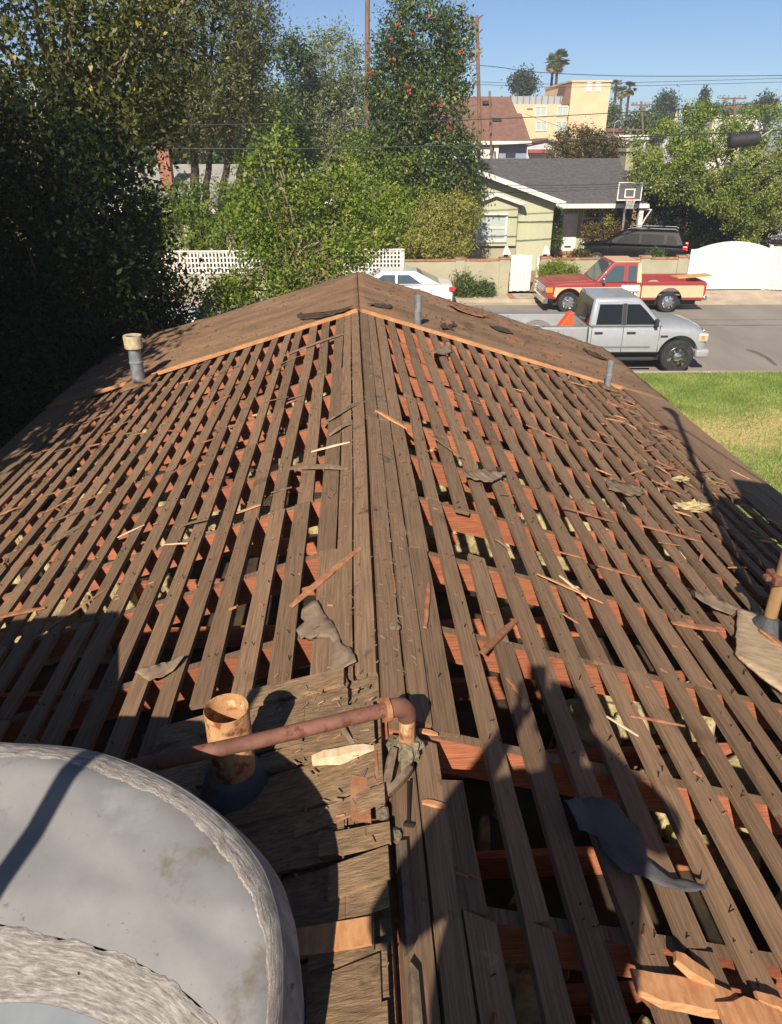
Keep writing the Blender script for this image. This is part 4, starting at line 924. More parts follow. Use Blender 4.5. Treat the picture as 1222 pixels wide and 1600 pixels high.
def loft_body(root, st, mat, arches, name='body', n=9, ex=2.6):
    """body lofted through stations (x, z_bottom, z_shoulder, z_top, half_width); wheel arches cut out"""
    V = []; Fq = []; sec = None
    for (x, zb, zs, zt, w) in st:
        half = [(w*.90, zb), (w*.985, zb+.06), (w, zb+(zs-zb)*.45), (w*.992, zs)]
        for i in range(1, n+1):
            a = math.pi/2*i/n; half.append((w*.992*max(0, math.cos(a))**(2/ex), zs+(zt-zs)*math.sin(a)**(2/ex)))
        row = [(-y, z) for y, z in half]+[(y, z) for y, z in half[::-1][1:]]; sec = len(row)
        V += [(x, y, z) for y, z in row]
    for i in range(len(st)-1):
        for j in range(sec): k = (j+1) % sec; Fq.append((i*sec+j, i*sec+k, (i+1)*sec+k, (i+1)*sec+j))
    Fq.append(tuple(range(sec))); b = (len(st)-1)*sec; Fq.append(tuple(reversed(range(b, b+sec))))
    m = MB(); m.add(V, Fq); o = m.build(name, mat, root)
    W = max(s[4] for s in st); cut = MB()
    for (xc, zc, r) in arches:
        for sd in (-1, 1):
            c = MB(); c.lathe([(0.0001, -.2), (r, -.2), (r, .2), (0.0001, .2)], (xc, sd*(W-.09), zc), 32, 'Y'); cut.add(c.v, c.f)
    bm = bmesh.new(); me = bpy.data.meshes.new('cut'); me.from_pydata(cut.v, [], cut.f); bm.from_mesh(me); bmesh.ops.remove_doubles(bm, verts=bm.verts, dist=.0005); bmesh.ops.recalc_face_normals(bm, faces=bm.faces); bm.to_mesh(me); bm.free()
    co = bpy.data.objects.new('cut', me); COL.objects.link(co); md = o.modifiers.new('arch', 'BOOLEAN'); md.object = co; md.operation = 'DIFFERENCE'; md.solver = 'EXACT'
    p = o.parent; o.parent = None
    dg = bpy.context.evaluated_depsgraph_get(); me2 = bpy.data.meshes.new_from_object(o.evaluated_get(dg)); o.modifiers.clear(); o.data = me2; o.parent = p; bpy.data.objects.remove(co)
    me2.name = name; me2.materials.clear(); me2.materials.append(mat)
    return auto_smooth(o, 38)
# --- silver crew cab pickup, nearest to the house
root = tag(empty('pickup_truck', (6.87, sy(6.87, 20.72), -.10), math.atan(K)), 'silver crew cab pickup parked at the lawn edge with a mower bag in its bed', 'pickup truck')
W = .98; xf, xr, wr = 2.05, -1.52, .455
loft_body(root, [(-.47, .54, 1.22, 1.29, .97), (-.1, .54, 1.22, 1.29, .98), (1.2, .54, 1.20, 1.30, .98), (1.55, .54, 1.16, 1.35, .985), (1.8, .54, 1.12, 1.38, 1.0), (2.15, .54, 1.10, 1.37, 1.0), (2.45, .54, 1.08, 1.33, .99), (2.66, .54, 1.04, 1.25, .965), (2.77, .54, .96, 1.14, .93), (2.83, .55, .86, 1.02, .87), (2.85, .6, .78, .9, .8)], MAT['silver'], [(xf, .49, .56)])
bedp = [(-.51, .56), (-.51, 1.28), (-2.86, 1.28), (-2.88, .62)]+[(p[0], p[1]) for p in arch(xr, .50, .57, .56, True)]
for s in (-1, 1):
    m = MB(); y0, y1 = (s*W, s*(W-.09)); m.prism(bedp, min(y0, y1), max(y0, y1)); m.build('bed_side', MAT['silver'], root, bevel=.03)
    m = MB(); m.box((-2.84, min(s*(W-.01), s*(W-.11)), 1.275), (-.53, max(s*(W-.01), s*(W-.11)), 1.30)); m.build('bed_rail', MAT['liner'], root)
    m = MB(); m.lathe([(.42, -.15), (.42, .15)], (xr, s*.72, .52), 20, 'Y'); m.box((xr-.42, s*.72-.15, .5), (xr+.42, s*.72+.15, .56)); m.add([(xr+.42*math.cos(a*math.pi/10), s*.72-s*.15, .52+.42*math.sin(a*math.pi/10)) for a in range(11)], [tuple(range(11))]); m.build('wheel_well', MAT['white_car'], root)
m = MB(); m.box((-2.80, -.88, .70), (-.54, .88, .74)); m.build('bed_floor', MAT['silver'], root)
m = MB(); m.box((-2.88, -.89, .66), (-2.80, .89, 1.27)); m.build('tailgate', MAT['silver'], root, bevel=.02)
m = MB(); m.box((-3.02, -.9, .50), (-2.88, .9, .68)); m.build('rear_bumper', MAT['chrome'], root, bevel=.03)
m = MB(); m.box((-.54, -.88, .741), (-.49, .88, 1.27)); m.build('bulkhead', MAT['silver'], root)
cab = Cab(-.48, 1.60, 1.27, .965, -.36, .86, 2.02, .81); cab.build(root, MAT['silver'], bevel=.09)
for s in (-1, 1):
    cab.window(root, [(-.30, 1.34), (.40, 1.34), (.40, 1.86), (-.22, 1.86)], s, MAT['glass_dark'])
    cab.window(root, [(.52, 1.34), (1.38, 1.34), (1.06, 1.68), (.86, 1.86), (.52, 1.86)], s, MAT['glass_dark'])
    cab.window(root, [(.405, 1.33), (.515, 1.33), (.515, 1.88), (.405, 1.88)], s, MAT['black_trim'], 'pillar_trim', .003)
cab.screen(root, True, MAT['glass_dark'], 'windscreen'); cab.screen(root, False, MAT['glass_dark'], 'rear_window')
seams(root, (-.40, .46, 1.46), .60, 1.28, W); sidebox(root, 'side_moulding', MAT['liner'], -.44, 1.25, .72, .76, W, .014)
sidebox(root, 'door_handle', MAT['black_trim'], -.32, -.10, 1.10, 1.15, W, .03, .01); sidebox(root, 'door_handle', MAT['black_trim'], .56, .80, 1.10, 1.15, W, .03, .01)
sidebox(root, 'fender_badge', MAT['black_trim'], 1.50, 1.70, 1.00, 1.05, W+.012, .006)
mirror(root, 1.34, 1.36, .95, MAT['black_trim'])
for s in (-1, 1):
    m = MB(); m.tube([(-.45, s*(W+.05), .42), (1.35, s*(W+.05), .42)], .055, 12); m.build('step_bar', MAT['black_trim'], root)
    m = MB(); m.box((2.55, min(s*.66, s*.99), .86), (2.83, max(s*.66, s*.99), 1.10)); m.build('headlight', MAT['lamp_clear'], root, bevel=.05)
    m = MB(); m.box((2.60, min(s*.90, s*.992), .92), (2.74, max(s*.90, s*.992), 1.05)); m.build('turn_lamp', MAT['lamp_amber'], root, bevel=.02)
    wheel(root, xf, s*.86, wr, .30, s, MAT['black_trim'], 8); wheel(root, xr, s*.86, wr, .30, s, MAT['black_trim'], 8)
m = MB(); m.box((2.80, -.62, .72), (2.86, .62, 1.12)); m.build('grille', MAT['chrome'], root, bevel=.03)
m = MB(); m.box((2.55, -.98, .42), (2.93, .98, .66)); m.build('front_bumper', MAT['silver'], root, bevel=.07, seg=3)
m = MB(); m.box((2.62, -.90, .44), (2.945, .90, .53)); m.build('bumper_valance', MAT['black_trim'], root, bevel=.03)
m = MB(); m.box((-2.7, -.7, .30), (2.6, .7, .56)); m.build('chassis', MAT['black_trim'], root)
m = MB(); m.tube([(-.35, .25, 1.985), (-.47, .25, 2.12)], [.012, .006], 8); m.build('antenna', MAT['black_trim'], root)
tk = root
# things in its bed
c = Matrix.Rotation(math.atan(K), 4, 'Z'); bl = Vector((6.87, sy(6.87, 20.72), -.10))
m = MB(); m.add([(-.34, -.2, 0), (.28, -.2, 0), (.28, .2, 0), (-.34, .2, 0), (.14, -.14, .72), (.26, -.14, .74), (.26, .14, .74), (.14, .14, .72)], [(0, 3, 2, 1), (4, 5, 6, 7), (0, 1, 5, 4), (1, 2, 6, 5), (2, 3, 7, 6), (3, 0, 4, 7)])
o = m.build('mower_bag', MAT['orange_plastic'], bevel=.02); o.location = bl+c @ Vector((-.95, .1, .745)); tag(o, 'orange wedge shaped mower bag in the bed of the silver pickup', 'mower bag')
m = MB(); m.lathe([(.0, 0), (.17, 0), (.19, .15), (.17, .3), (.1, .34), (0, .34)], n=16); o = m.build('bucket', MAT['interior']); o.location = bl+c @ Vector((-1.35, -.25, .745)); tag(o, 'dark bucket left of the orange bag in the silver pickup bed', 'bucket')

# --- red and tan pickup at the far kerb, facing left
root = tag(empty('pickup_truck', (10.15, sy(10.15, 28.85), -.10), math.pi+math.atan(K)), 'old red and tan pickup with a white door sign parked across the street', 'pickup truck')
W = .96; xf, xr, wr = 2.08, -1.68, .38
loft_body(root, [(-.60, .46, 1.04, 1.10, .955), (.9, .46, 1.04, 1.11, .96), (1.25, .46, 1.02, 1.15, .96), (2.2, .46, 1.0, 1.12, .96), (2.7, .46, .98, 1.07, .955), (2.86, .48, .95, 1.02, .945), (2.93, .52, .90, .97, .93)], MAT['red_car'], [(xf, .40, .49)], ex=5)
m = MB(); m.add([(1.22, -.86, 1.135), (2.72, -.86, 1.06), (2.72, .86, 1.06), (1.22, .86, 1.135), (1.24, -.82, 1.175), (2.70, -.82, 1.095), (2.70, .82, 1.095), (1.24, .82, 1.175)], [(0, 3, 2, 1), (4, 5, 6, 7), (0, 1, 5, 4), (1, 2, 6, 5), (2, 3, 7, 6), (3, 0, 4, 7)]); m.build('hood', MAT['red_dusty'], root, bevel=.02)
bedp = [(-.62, .46), (-.62, 1.13), (-2.98, 1.13), (-3.0, .46)]+arch(xr, .40, .50, .46, True)
tanp = [(-.62, .56), (-.62, .99), (-2.93, .99), (-2.95, .56)]+arch(xr, .40, .51, .56, True)
tanf = [(-.57, .54), (-.57, .95), (2.62, .93), (2.66, .62)]+arch(xf, .40, .51, .56)
for s in (-1, 1):
    y0, y1 = s*W, s*(W-.09); m = MB(); m.prism(bedp, min(y0, y1), max(y0, y1)); m.build('bed_side', MAT['red_car'], root, bevel=.025)
    y0, y1 = s*(W-.03), s*(W+.006); m = MB(); m.prism(tanp, min(y0, y1), max(y0, y1)); m.build('side_panel', MAT['tan_car'], root)
    m = MB(); m.prism(tanf, min(y0, y1), max(y0, y1)); m.build('side_panel', MAT['tan_car'], root)
    m = MB(); m.box((-3.02, min(s*.78, s*.97), .66), (-2.96, max(s*.78, s*.97), 1.08)); m.build('tail_light', MAT['lamp_red'], root)
    m = MB(); m.box((2.70, min(s*.74, s*.97), .74), (2.935, max(s*.74, s*.97), .92)); m.build('headlight', MAT['lamp_amber'], root, bevel=.02)
    wheel(root, xf, s*.84, wr, .24, s, MAT['chrome'], 10, .4); wheel(root, xr, s*.84, wr, .24, s, MAT['chrome'], 10, .4)
m = MB(); m.box((-2.92, -.88, .62), (-.64, .88, .66)); m.build('bed_floor', MAT['liner'], root)
m = MB(); m.box((-3.0, -.88, .58), (-2.93, .88, 1.12)); m.build('tailgate', MAT['red_car'], root)
m = MB(); m.box((-3.14, -.93, .44), (-3.0, .93, .60)); m.build('rear_bumper', MAT['chrome'], root, bevel=.03)
m = MB(); m.box((2.85, -.95, .34), (3.03, .95, .56)); m.build('front_bumper', MAT['chrome'], root, bevel=.03)
m = MB(); m.box((2.90, -.72, .66), (2.94, .72, .96)); m.build('grille', MAT['liner'], root)
for i in range(4): m = MB(); m.box((2.935, -.70, .68+.07*i), (2.955, .70, .71+.07*i)); m.build('grille_bar', MAT['chrome'], root)
m = MB(); m.box((-2.8, -.7, .25), (2.6, .7, .48)); m.build('chassis', MAT['black_trim'], root)
cab = Cab(-.60, 1.16, 1.09, .945, -.50, .52, 1.80, .80); cab.build(root, MAT['red_car'], bevel=.06)
m = MB(); m.box((-.47, -.77, 1.79), (.47, .77, 1.825)); m.build('roof_panel', MAT['tan_car'], root, bevel=.02)
for s in (-1, 1):
    cab.window(root, [(-.36, 1.16), (-.06, 1.16), (-.06, 1.68), (-.36, 1.68)], s, MAT['glass_blue'])
    cab.window(root, [(.10, 1.14), (1.0, 1.14), (.62, 1.50), (.44, 1.68), (.10, 1.68)], s, MAT['glass_blue'])
    cab.window(root, [(-.58, 1.10), (-.40, 1.10), (-.40, 1.78), (-.52, 1.78)], s, MAT['tan_car'], 'pillar_panel', .006)
cab.screen(root, True, MAT['glass_blue'], 'windscreen'); cab.screen(root, False, MAT['glass_blue'], 'rear_window')
seams(root, (.02, 1.12), .52, 1.09, W+.006); mirror(root, .92, 1.14, .93, MAT['chrome'])
for s in (-1, 1):
    y0, y1 = s*(W+.006), s*(W+.014); m = MB(); m.box((-.52, min(y0, y1), .80), (.16, max(y0, y1), 1.02)); m.build('door_sign', MAT['white_car'], root)
    V = [(-.50, s*(W+.016), .78), (.12, s*(W+.016), .78), (.10, s*(W+.016), .70), (-.08, s*(W+.016), .54), (-.30, s*(W+.016), .66)]; m = MB(); m.add(V, [(0, 1, 2, 3, 4)]); m.build('sign_dark_print', MAT['interior'], root)  # dark triangular band printed below the white sign
    for i in range(4):
        m = MB(); y0, y1 = s*(W+.017), s*(W+.020); m.box((-.40+.12*i, min(y0, y1), .64), (-.34+.12*i, max(y0, y1), .76)); m.build('sign_letter', MAT['white_car'], root)
for sx, nm in ((.25, 'seat'),):
    m = MB(); m.box((sx-.12, -.6, .9), (sx+.14, .6, 1.42)); m.build('seat', MAT['interior'], root, bevel=.05)
cb = Matrix.Rotation(math.pi+math.atan(K), 4, 'Z'); bl = Vector((10.15, sy(10.15, 28.85), -.10))
m = MB(); m.add([(-1.1, -.35, 0), (.25, -.45, .0), (.25, .35, 0), (-1.0, .45, .0), (-1.1, -.35, .03), (.25, -.45, .03), (.25, .35, .03), (-1.0, .45, .03)], [(0, 3, 2, 1), (4, 5, 6, 7), (0, 1, 5, 4), (1, 2, 6, 5), (2, 3, 7, 6), (3, 0, 4, 7)])
o = m.build('cardboard_sheet', pmat('cardboard', srgb(206, 158, 98), srgb(226, 180, 118), 3, rough=.85)); o.location = bl+cb @ Vector((-2.35, .1, 1.16)); o.rotation_euler = (R(3), R(4), math.pi); tag(o, 'tan cardboard sheet sticking out over the red pickup bed', 'cardboard')

# --- cars with a shaped body: white saloons and the black sport utility
def car(name, loc_, rz, paint, side, arches, W, wr, cabd, wins, label, cat, glass, lampx, tail, rimm, z_lamp=.68, roofrack=False):
    root = tag(empty(name, loc_, rz), label, cat)
    loft_body(root, side, paint, [(xw, wr, wr*1.13) for xw in arches])
    cab = Cab(*cabd); cab.build(root, paint, 'cabin', bevel=.08)
    for s in (-1, 1):
        for w in wins: cab.window(root, w, s, glass)
        for xw in arches: wheel(root, xw, s*(W-.11), wr, .21, s, rimm, 7, .3, False)
        m = MB(); m.box((tail-.02, min(s*(W-.36), s*(W+.004)), z_lamp+.08), (tail+.20, max(s*(W-.36), s*(W+.004)), z_lamp+.24)); m.build('tail_light', MAT['lamp_red'], root, bevel=.03)
        m = MB(); m.box((lampx-.34, min(s*(W-.32), s*(W-.004)), z_lamp-.06), (lampx-.02, max(s*(W-.32), s*(W-.004)), z_lamp+.08)); m.build('headlight', MAT['lamp_clear'], root, bevel=.04)
    cab.screen(root, True, glass, 'windscreen', .88); cab.screen(root, False, glass, 'rear_window', .86)
    mirror(root, cabd[1]-.35, cabd[2]+.04, W-.06, paint)
    seams(root, (wins[0][0][0]-.04 if len(wins) < 2 else wins[1][0][0]-.05, cabd[1]-.30), .35, cabd[2]-.02, W)
    sidebox(root, 'door_handle', MAT['chrome'], wins[0][0][0]+.05, wins[0][0][0]+.22, cabd[2]-.16, cabd[2]-.12, W, .02)
    sidebox(root, 'door_handle', MAT['chrome'], wins[1][0][0]+.05, wins[1][0][0]+.22, cabd[2]-.16, cabd[2]-.12, W, .02)
    m = MB(); m.box((tail-.01, -.26, z_lamp-.02), (tail+.02, .26, z_lamp+.10)); m.build('number_plate', MAT['white_car'], root)
    m = MB(); m.box((tail+.3, -W*.75, .2), (lampx-.3, W*.75, .4)); m.build('underbody', MAT['black_trim'], root)
    if roofrack:
        for s in (-1, 1):
            m = MB(); yy = s*(cabd[7]-.10); m.tube([(cabd[4]+.1, yy, cabd[6]), (cabd[4]+.2, yy, cabd[6]+.06), (cabd[5]-.2, yy, cabd[6]+.06), (cabd[5]-.05, yy, cabd[6])], .018, 8); m.build('roof_rail', MAT['galv'], root)
    return root
sal = [(-2.40, .42, .78, .90, .72), (-2.34, .32, .84, .98, .82), (-2.15, .26, .86, 1.03, .88), (-1.5, .24, .88, 1.02, .89), (-.5, .22, .88, .99, .89), (.8, .22, .84, .97, .89), (1.3, .22, .78, .93, .885), (1.9, .23, .70, .84, .87), (2.2, .25, .62, .74, .82), (2.34, .30, .56, .64, .72), (2.38, .36, .5, .56, .6)]
sw = [[(-1.18, 1.03), (-.28, 1.03), (-.28, 1.33), (-.72, 1.33)], [(-.20, 1.03), (.72, 1.03), (.25, 1.33), (-.20, 1.33)]]
car('saloon_car', (1.40, sy(1.4, 29.0), -.10), math.pi+math.atan(K), MAT['white_car'], sal, (1.42, -1.38), .89, .32, (-1.95, 1.25, .98, .84, -.95, .28, 1.45, .62), sw, 'white saloon car seen over the ridge beside the lattice fence', 'car', MAT['glass_blue'], 2.36, -2.41, MAT['galv'])
car('saloon_car', (-4.9, sy(-4.9, 21.5), -.10), R(-8), MAT['white_car'], sal, (1.42, -1.38), .89, .32, (-1.95, 1.25, .98, .84, -.95, .28, 1.45, .62), sw, 'white car half hidden behind the leafy shrub at the left', 'car', MAT['glass_blue'], 2.36, -2.41, MAT['galv'])
suv = [(-2.40, .50, .95, 1.02, .80), (-2.36, .42, 1.02, 1.12, .90), (-2.1, .38, 1.04, 1.15, .95), (-1, .34, 1.04, 1.14, .96), (.8, .34, 1.02, 1.12, .96), (1.2, .34, .98, 1.14, .96), (2.0, .34, .92, 1.08, .95), (2.25, .36, .86, 1.0, .90), (2.38, .40, .78, .9, .80), (2.42, .46, .7, .8, .7)]
uw = [[(-1.98, 1.17), (-1.50, 1.17), (-1.50, 1.58), (-1.84, 1.55)], [(-1.38, 1.17), (-.42, 1.17), (-.42, 1.60), (-1.38, 1.58)], [(-.32, 1.17), (.74, 1.17), (.26, 1.58), (-.32, 1.60)]]
car('sport_utility_car', (12.95, 35.55, .38), math.pi-R(24), MAT['black_car'], suv, (1.45, -1.46), .96, .38, (-2.32, 1.28, 1.12, .92, -2.0, .30, 1.76, .70), uw, 'black sport utility car parked in the drive behind the low wall', 'car', MAT['privacy_glass'], 2.38, -2.41, MAT['galv'], .92, True)
# ------------------------------------------------------------------ walls, fences and gates across the street
MAT['olive'] = pmat('olive_block_paint', srgb(170, 164, 136), srgb(186, 180, 152), 1.2, rough=.9, bump=.002, bscale=40, spots=(srgb(156, 148, 118), .8, .62))
MAT['siding'] = pmat('olive_siding_paint', srgb(184, 184, 152), srgb(198, 198, 166), .9, (1, 1, .3), .85)
MAT['white_paint'] = pmat('white_trim_paint', srgb(226, 222, 212), srgb(240, 237, 230), 3, rough=.7, spots=(srgb(190, 182, 168), 9, .68))
MAT['gate_white'] = pmat('weathered_white_gate', srgb(226, 223, 217), srgb(240, 237, 231), 2, (3, 3, .6), .8, .001, spots=(srgb(150, 142, 128), 5, .69, 1))
MAT['cap_brick'] = pmat('cap_brick_clay', srgb(156, 104, 80), srgb(192, 146, 118), 5, rough=.9, rnd=.2)
MAT['shingle_grey'] = pmat('dark_grey_roof_shingle', srgb(84, 82, 84), srgb(102, 100, 101), 6, (1, 1, 1), .95, .006, 30)
MAT['shingle_brown'] = pmat('brown_roof_shingle', srgb(118, 88, 78), srgb(138, 104, 92), 3, rough=.95, bump=.01, bscale=20)
MAT['shingle_pale'] = pmat('pale_grey_roof_shingle', srgb(150, 148, 142), srgb(172, 168, 160), 2, rough=.95, bump=.005, bscale=20)
MAT['pane'] = plain('window_pane', (.03, .035, .04), .08, 0, 0, .8)
MAT['blind_and_reflection'] = pmat('pale_blind_and_reflection', srgb(178, 190, 182), srgb(196, 206, 198), 2, (1, 1, 20), .5)
def block_wall(x0, x1, yy, z0, z1, label, piers):
    e = tag(empty('garden_wall', ((x0+x1)/2, yy, z0)), label, 'wall'); ox = (x0+x1)/2
    def B(name, a, b, mat, bev=0): m = MB(); m.box((a[0]-ox, a[1], a[2]-z0), (b[0]-ox, b[1], b[2]-z0)); return m.build(name, mat, e, bevel=bev)
    B('wall_body', (x0, 0, z0-.2), (x1, .15, z1), MAT['olive'])
    x = x0; i = 0; me = None
    while x < x1-.05:
        if me is None:
            m = MB(); m.box((0, -.03, 0), (.195, .18, .07)); o = m.build('cap_brick', MAT['cap_brick'], e, bevel=.006); me = o.data
        else:
            o = bpy.data.objects.new('cap_brick', me); COL.objects.link(o); o.parent = e
            b = o.modifiers.new('bevel', 'BEVEL'); b.width = .006
        o.location = (x-ox, random.uniform(-.008, .008), z1-z0+.001); x += .205
    for p in piers:
        B('pier', (p-.2, -.06, z0-.2), (p+.2, .22, z1+.06), MAT['olive']); B('pier_cap', (p-.22, -.09, z1+.061), (p+.22, .25, z1+.14), MAT['cap_brick'], .01)
    return e
WY = 31.05
block_wall(2.1, 6.35, WY, .05, 1.36, 'olive block wall with brick cap between the lattice fence and the small gate', (4.35, 6.15))
block_wall(7.62, 13.75, WY, .05, 1.38, 'olive block wall with brick cap behind the red pickup', (7.85, 11.95, 13.5))
def finial(x, label):
    e = tag(empty('gate_lantern', (x, WY+.07, 1.50)), label, 'lantern')
    m = MB(); m.box((-.07, -.07, 0), (.07, .07, .12)); m.build('base', MAT['black_trim'], e)
    m = MB(); m.add([(-.17, -.17, .12), (.17, -.17, .12), (.17, .17, .12), (-.17, .17, .12), (-.04, -.04, .42), (.04, -.04, .42), (.04, .04, .42), (-.04, .04, .42)], [(0, 3, 2, 1), (4, 5, 6, 7), (0, 1, 5, 4), (1, 2, 6, 5), (2, 3, 7, 6), (3, 0, 4, 7)]); m.build('cap', MAT['white_paint'], e)
finial(6.2, 'small white pyramid lantern on the pier left of the white plank gate'); finial(7.8, 'small white pyramid lantern on the pier right of the white plank gate')
# small plank gate standing ajar
e = tag(empty('garden_gate', (6.42, WY+.05, .1)), 'peeling white plank gate in the olive wall', 'gate')
for i in range(6): m = MB(); m.box((.005+i*.145, 0, .05+.02*(i % 2)), (.145+i*.145-.004, .035, 1.48+.015*math.sin(i))); m.build('plank', MAT['gate_white'], e, bevel=.004)
for z in (.35, 1.15): m = MB(); m.box((0, .036, z), (.87, .07, z+.1)); m.build('brace', MAT['gate_white'], e)
m = MB(); m.box((1.06, -.05, -.05), (1.16, .05, 1.36)); m.build('post', MAT['white_paint'], e)
e.rotation_euler = (0, 0, R(2))
mesh_ = MB(); mesh_.box((-.5, -1.0, -.02), (-.38, 0, .02)); 
for nm, x0, x1, mt in (('brick_edging', 6.28, 6.5, 'cap_brick'), ('gate_path', 6.51, 7.35, 'concrete'), ('brick_edging', 7.36, 7.5, 'cap_brick')):
    m = MB(); m.box((x0, 30.06, .052), (x1, WY, .075)); tag(m.build(nm, MAT[mt]), kind='structure')
# scalloped white drive gate
e = tag(empty('drive_gate', (13.75, WY-.1, .15)), 'wide white drive gate with an arched top', 'gate'); n = 22; Wd = 3.32
for i in range(n):
    x0, x1 = i*Wd/n, (i+1)*Wd/n-.006; f = lambda x: 1.62+.30*max(0, math.sin(math.pi*min(1, max(0, (x-.25)/(Wd-.3)))))**.8
    m = MB(); m.add([(x0, 0, .04), (x1, 0, .04), (x1, .04, .04), (x0, .04, .04), (x0, 0, f(x0)), (x1, 0, f(x1)), (x1, .04, f(x1)), (x0, .04, f(x0))], [(0, 3, 2, 1), (4, 5, 6, 7), (0, 1, 5, 4), (1, 2, 6, 5), (2, 3, 7, 6), (3, 0, 4, 7)]); m.build('plank', MAT['gate_white'], e)
for z in (.3, 1.3): m = MB(); m.box((0, .042, z), (Wd, .09, z+.12)); m.build('brace', MAT['gate_white'], e)
e = tag(empty('fence_panel', (17.10, WY-.15, .15)), 'white plank fence panel at the right edge beside the arched gate', 'fence')
for i in range(10): m = MB(); m.box((i*.15, -.04*i, .02), (i*.15+.144, -.04*i+.04, 1.72)); m.build('plank', MAT['gate_white'], e)
m = MB(); m.box((-.10, .0, 0), (-.0, .1, 1.78)); m.build('post', MAT['gate_white'], e)
# lattice fences
def lattice(x0, x1, z0, z1, yy, label, zb):
    e = tag(empty('lattice_fence', (x0, yy, 0)), label, 'fence'); L = x1-x0; pitch = .142
    mv = None; nv = int(L/pitch)
    for i in range(nv+1):
        if mv is None: m = MB(); m.box((-.031, 0, z0), (.031, .02, z1)); o = m.build('upright_slat', MAT['white_paint'], e); mv = o.data
        else: o = bpy.data.objects.new('upright_slat', mv); COL.objects.link(o); o.parent = e
        o.location = (i*pitch, 0, 0)
    nh = int((z1-z0)/.17)
    for j in range(nh+1): m = MB(); z = z0+j*(z1-z0-.06)/nh; m.box((-.03, .021, z), (L, .04, z+.055)); m.build('cross_slat', MAT['white_paint'], e)
    for x in ([0, L] if L < 3 else [0, L/2, L]): m = MB(); m.box((x-.06, .041, -.1), (x+.06, .14, z1+.05)); m.build('post', MAT['white_paint'], e)
    m = MB(); m.box((-.06, -.02, z1+.001), (L+.06, .10, z1+.05)); m.build('top_rail', MAT['white_paint'], e)
    m = MB(); m.box((-.03, .05, .0), (L, .09, z0-.01)); m.build('lower_board', MAT['olive'], e)
lattice(-.35, 2.02, .95, 1.80, WY, 'white lattice fence right of the leafy shrub, ending at the olive wall', 0)
lattice(-8.4, -3.6, .95, 1.78, WY, 'long white lattice fence showing left of the leafy shrub', 0)

# ------------------------------------------------------------------ houses
def part_box(e, name, a, b, mat, o=(0, 0, 0), bev=0):
    m = MB(); m.box(tuple(p-q for p, q in zip(a, o)), tuple(p-q for p, q in zip(b, o))); return m.build(name, mat, e, bevel=bev)
def part_poly(e, name, V, mat, o=(0, 0, 0), t=.0, d=(0, 0, 1)):
    n = len(V); V = [Vector(v)-Vector(o) for v in V]; d = Vector(d)
    m = MB()
    if t: m.add(V+[v-d*t for v in V], [tuple(range(n)), tuple(range(2*n-1, n-1, -1))]+[(i, n+i, n+(i+1) % n, (i+1) % n) for i in range(n)])
    else: m.add(V, [tuple(range(n))])
    return m.build(name, mat, e)
def window(e, x0, x1, z0, z1, y, o, frame=.09, mat=None, rail=True, pane=None, d=.06):
    o_ = part_box(e, 'window', (x0, y-.01, z0), (x1, y+.02, z1), pane or MAT['pane'], o); f = frame; wm = mat or MAT['white_paint']
    for a, b in (((x0-f, y-d, z0-f), (x1+f, y-.012, z0)), ((x0-f, y-d, z1), (x1+f, y-.012, z1+f)), ((x0-f, y-d, z0), (x0, y-.012, z1)), ((x1, y-d, z0), (x1+f, y-.012, z1))):
        part_box(o_, 'frame', a, b, wm, o)
    if rail: part_box(o_, 'glazing_bar', (x0, y-d*.8, (z0+z1)/2-.03), (x1, y-.012, (z0+z1)/2+.03), wm, o)
    return o_
# olive ranch house
O = (9, 36, .4); e = tag(empty('ranch_house', O), 'olive ranch house with dark grey roof and a white framed front window', 'house')
FX = 4.04; EXR = 9.32; EZ = 3.33; AZ = 5.06; yF = 34.55
part_poly(e, 'front_wall', [(FX-4.9, 35, .3), (8.98, 35, .3), (8.98, 35, EZ+.05), (FX, 35, AZ-.15), (FX-4.9, 35, EZ+.05)], MAT['siding'], O, .2, (0, -1, 0))
x = 7.42
while x < 8.9: part_box(e, 'batten', (x, 34.985, .4), (x+.04, 35.0, EZ+.35-(x-7.4)*.2), MAT['siding'], O); x += .31
part_box(e, 'wing_side_wall', (8.8, 35.01, .3), (8.979, 38.2, EZ), MAT['siding'], O)
# pop-out bay with its own little gable
part_poly(e, 'bay', [(5.12, 34.72, 1.5), (7.32, 34.72, 1.5), (7.32, 34.72, 3.25), (6.28, 34.72, 3.58), (5.12, 34.72, 3.22)], MAT['siding'], O, .3, (0, -1, 0))
part_box(e, 'plinth', (5.0, 34.8, .3), (7.35, 34.99, 1.38), MAT['olive'], O)
for a, b in (((6.28, 3.70), (7.62, 3.26)), ((6.28, 3.70), (4.92, 3.20))):
    part_poly(e, 'bay_roof', [(a[0], 34.5, a[1]), (b[0], 34.5, b[1]), (b[0], 35.0, b[1]), (a[0], 35.0, a[1])], MAT['shingle_grey'], O, .05)
    part_poly(e, 'bay_fascia', [(a[0], 34.495, a[1]+.02), (b[0], 34.495, b[1]+.02), (b[0], 34.495, b[1]-.13), (a[0], 34.495, a[1]-.13)], MAT['white_paint'], O, .05, (0, -1, 0))
window(e, 5.60, 6.78, 1.76, 2.76, 34.70, O, .10, pane=MAT['blind_and_reflection'])
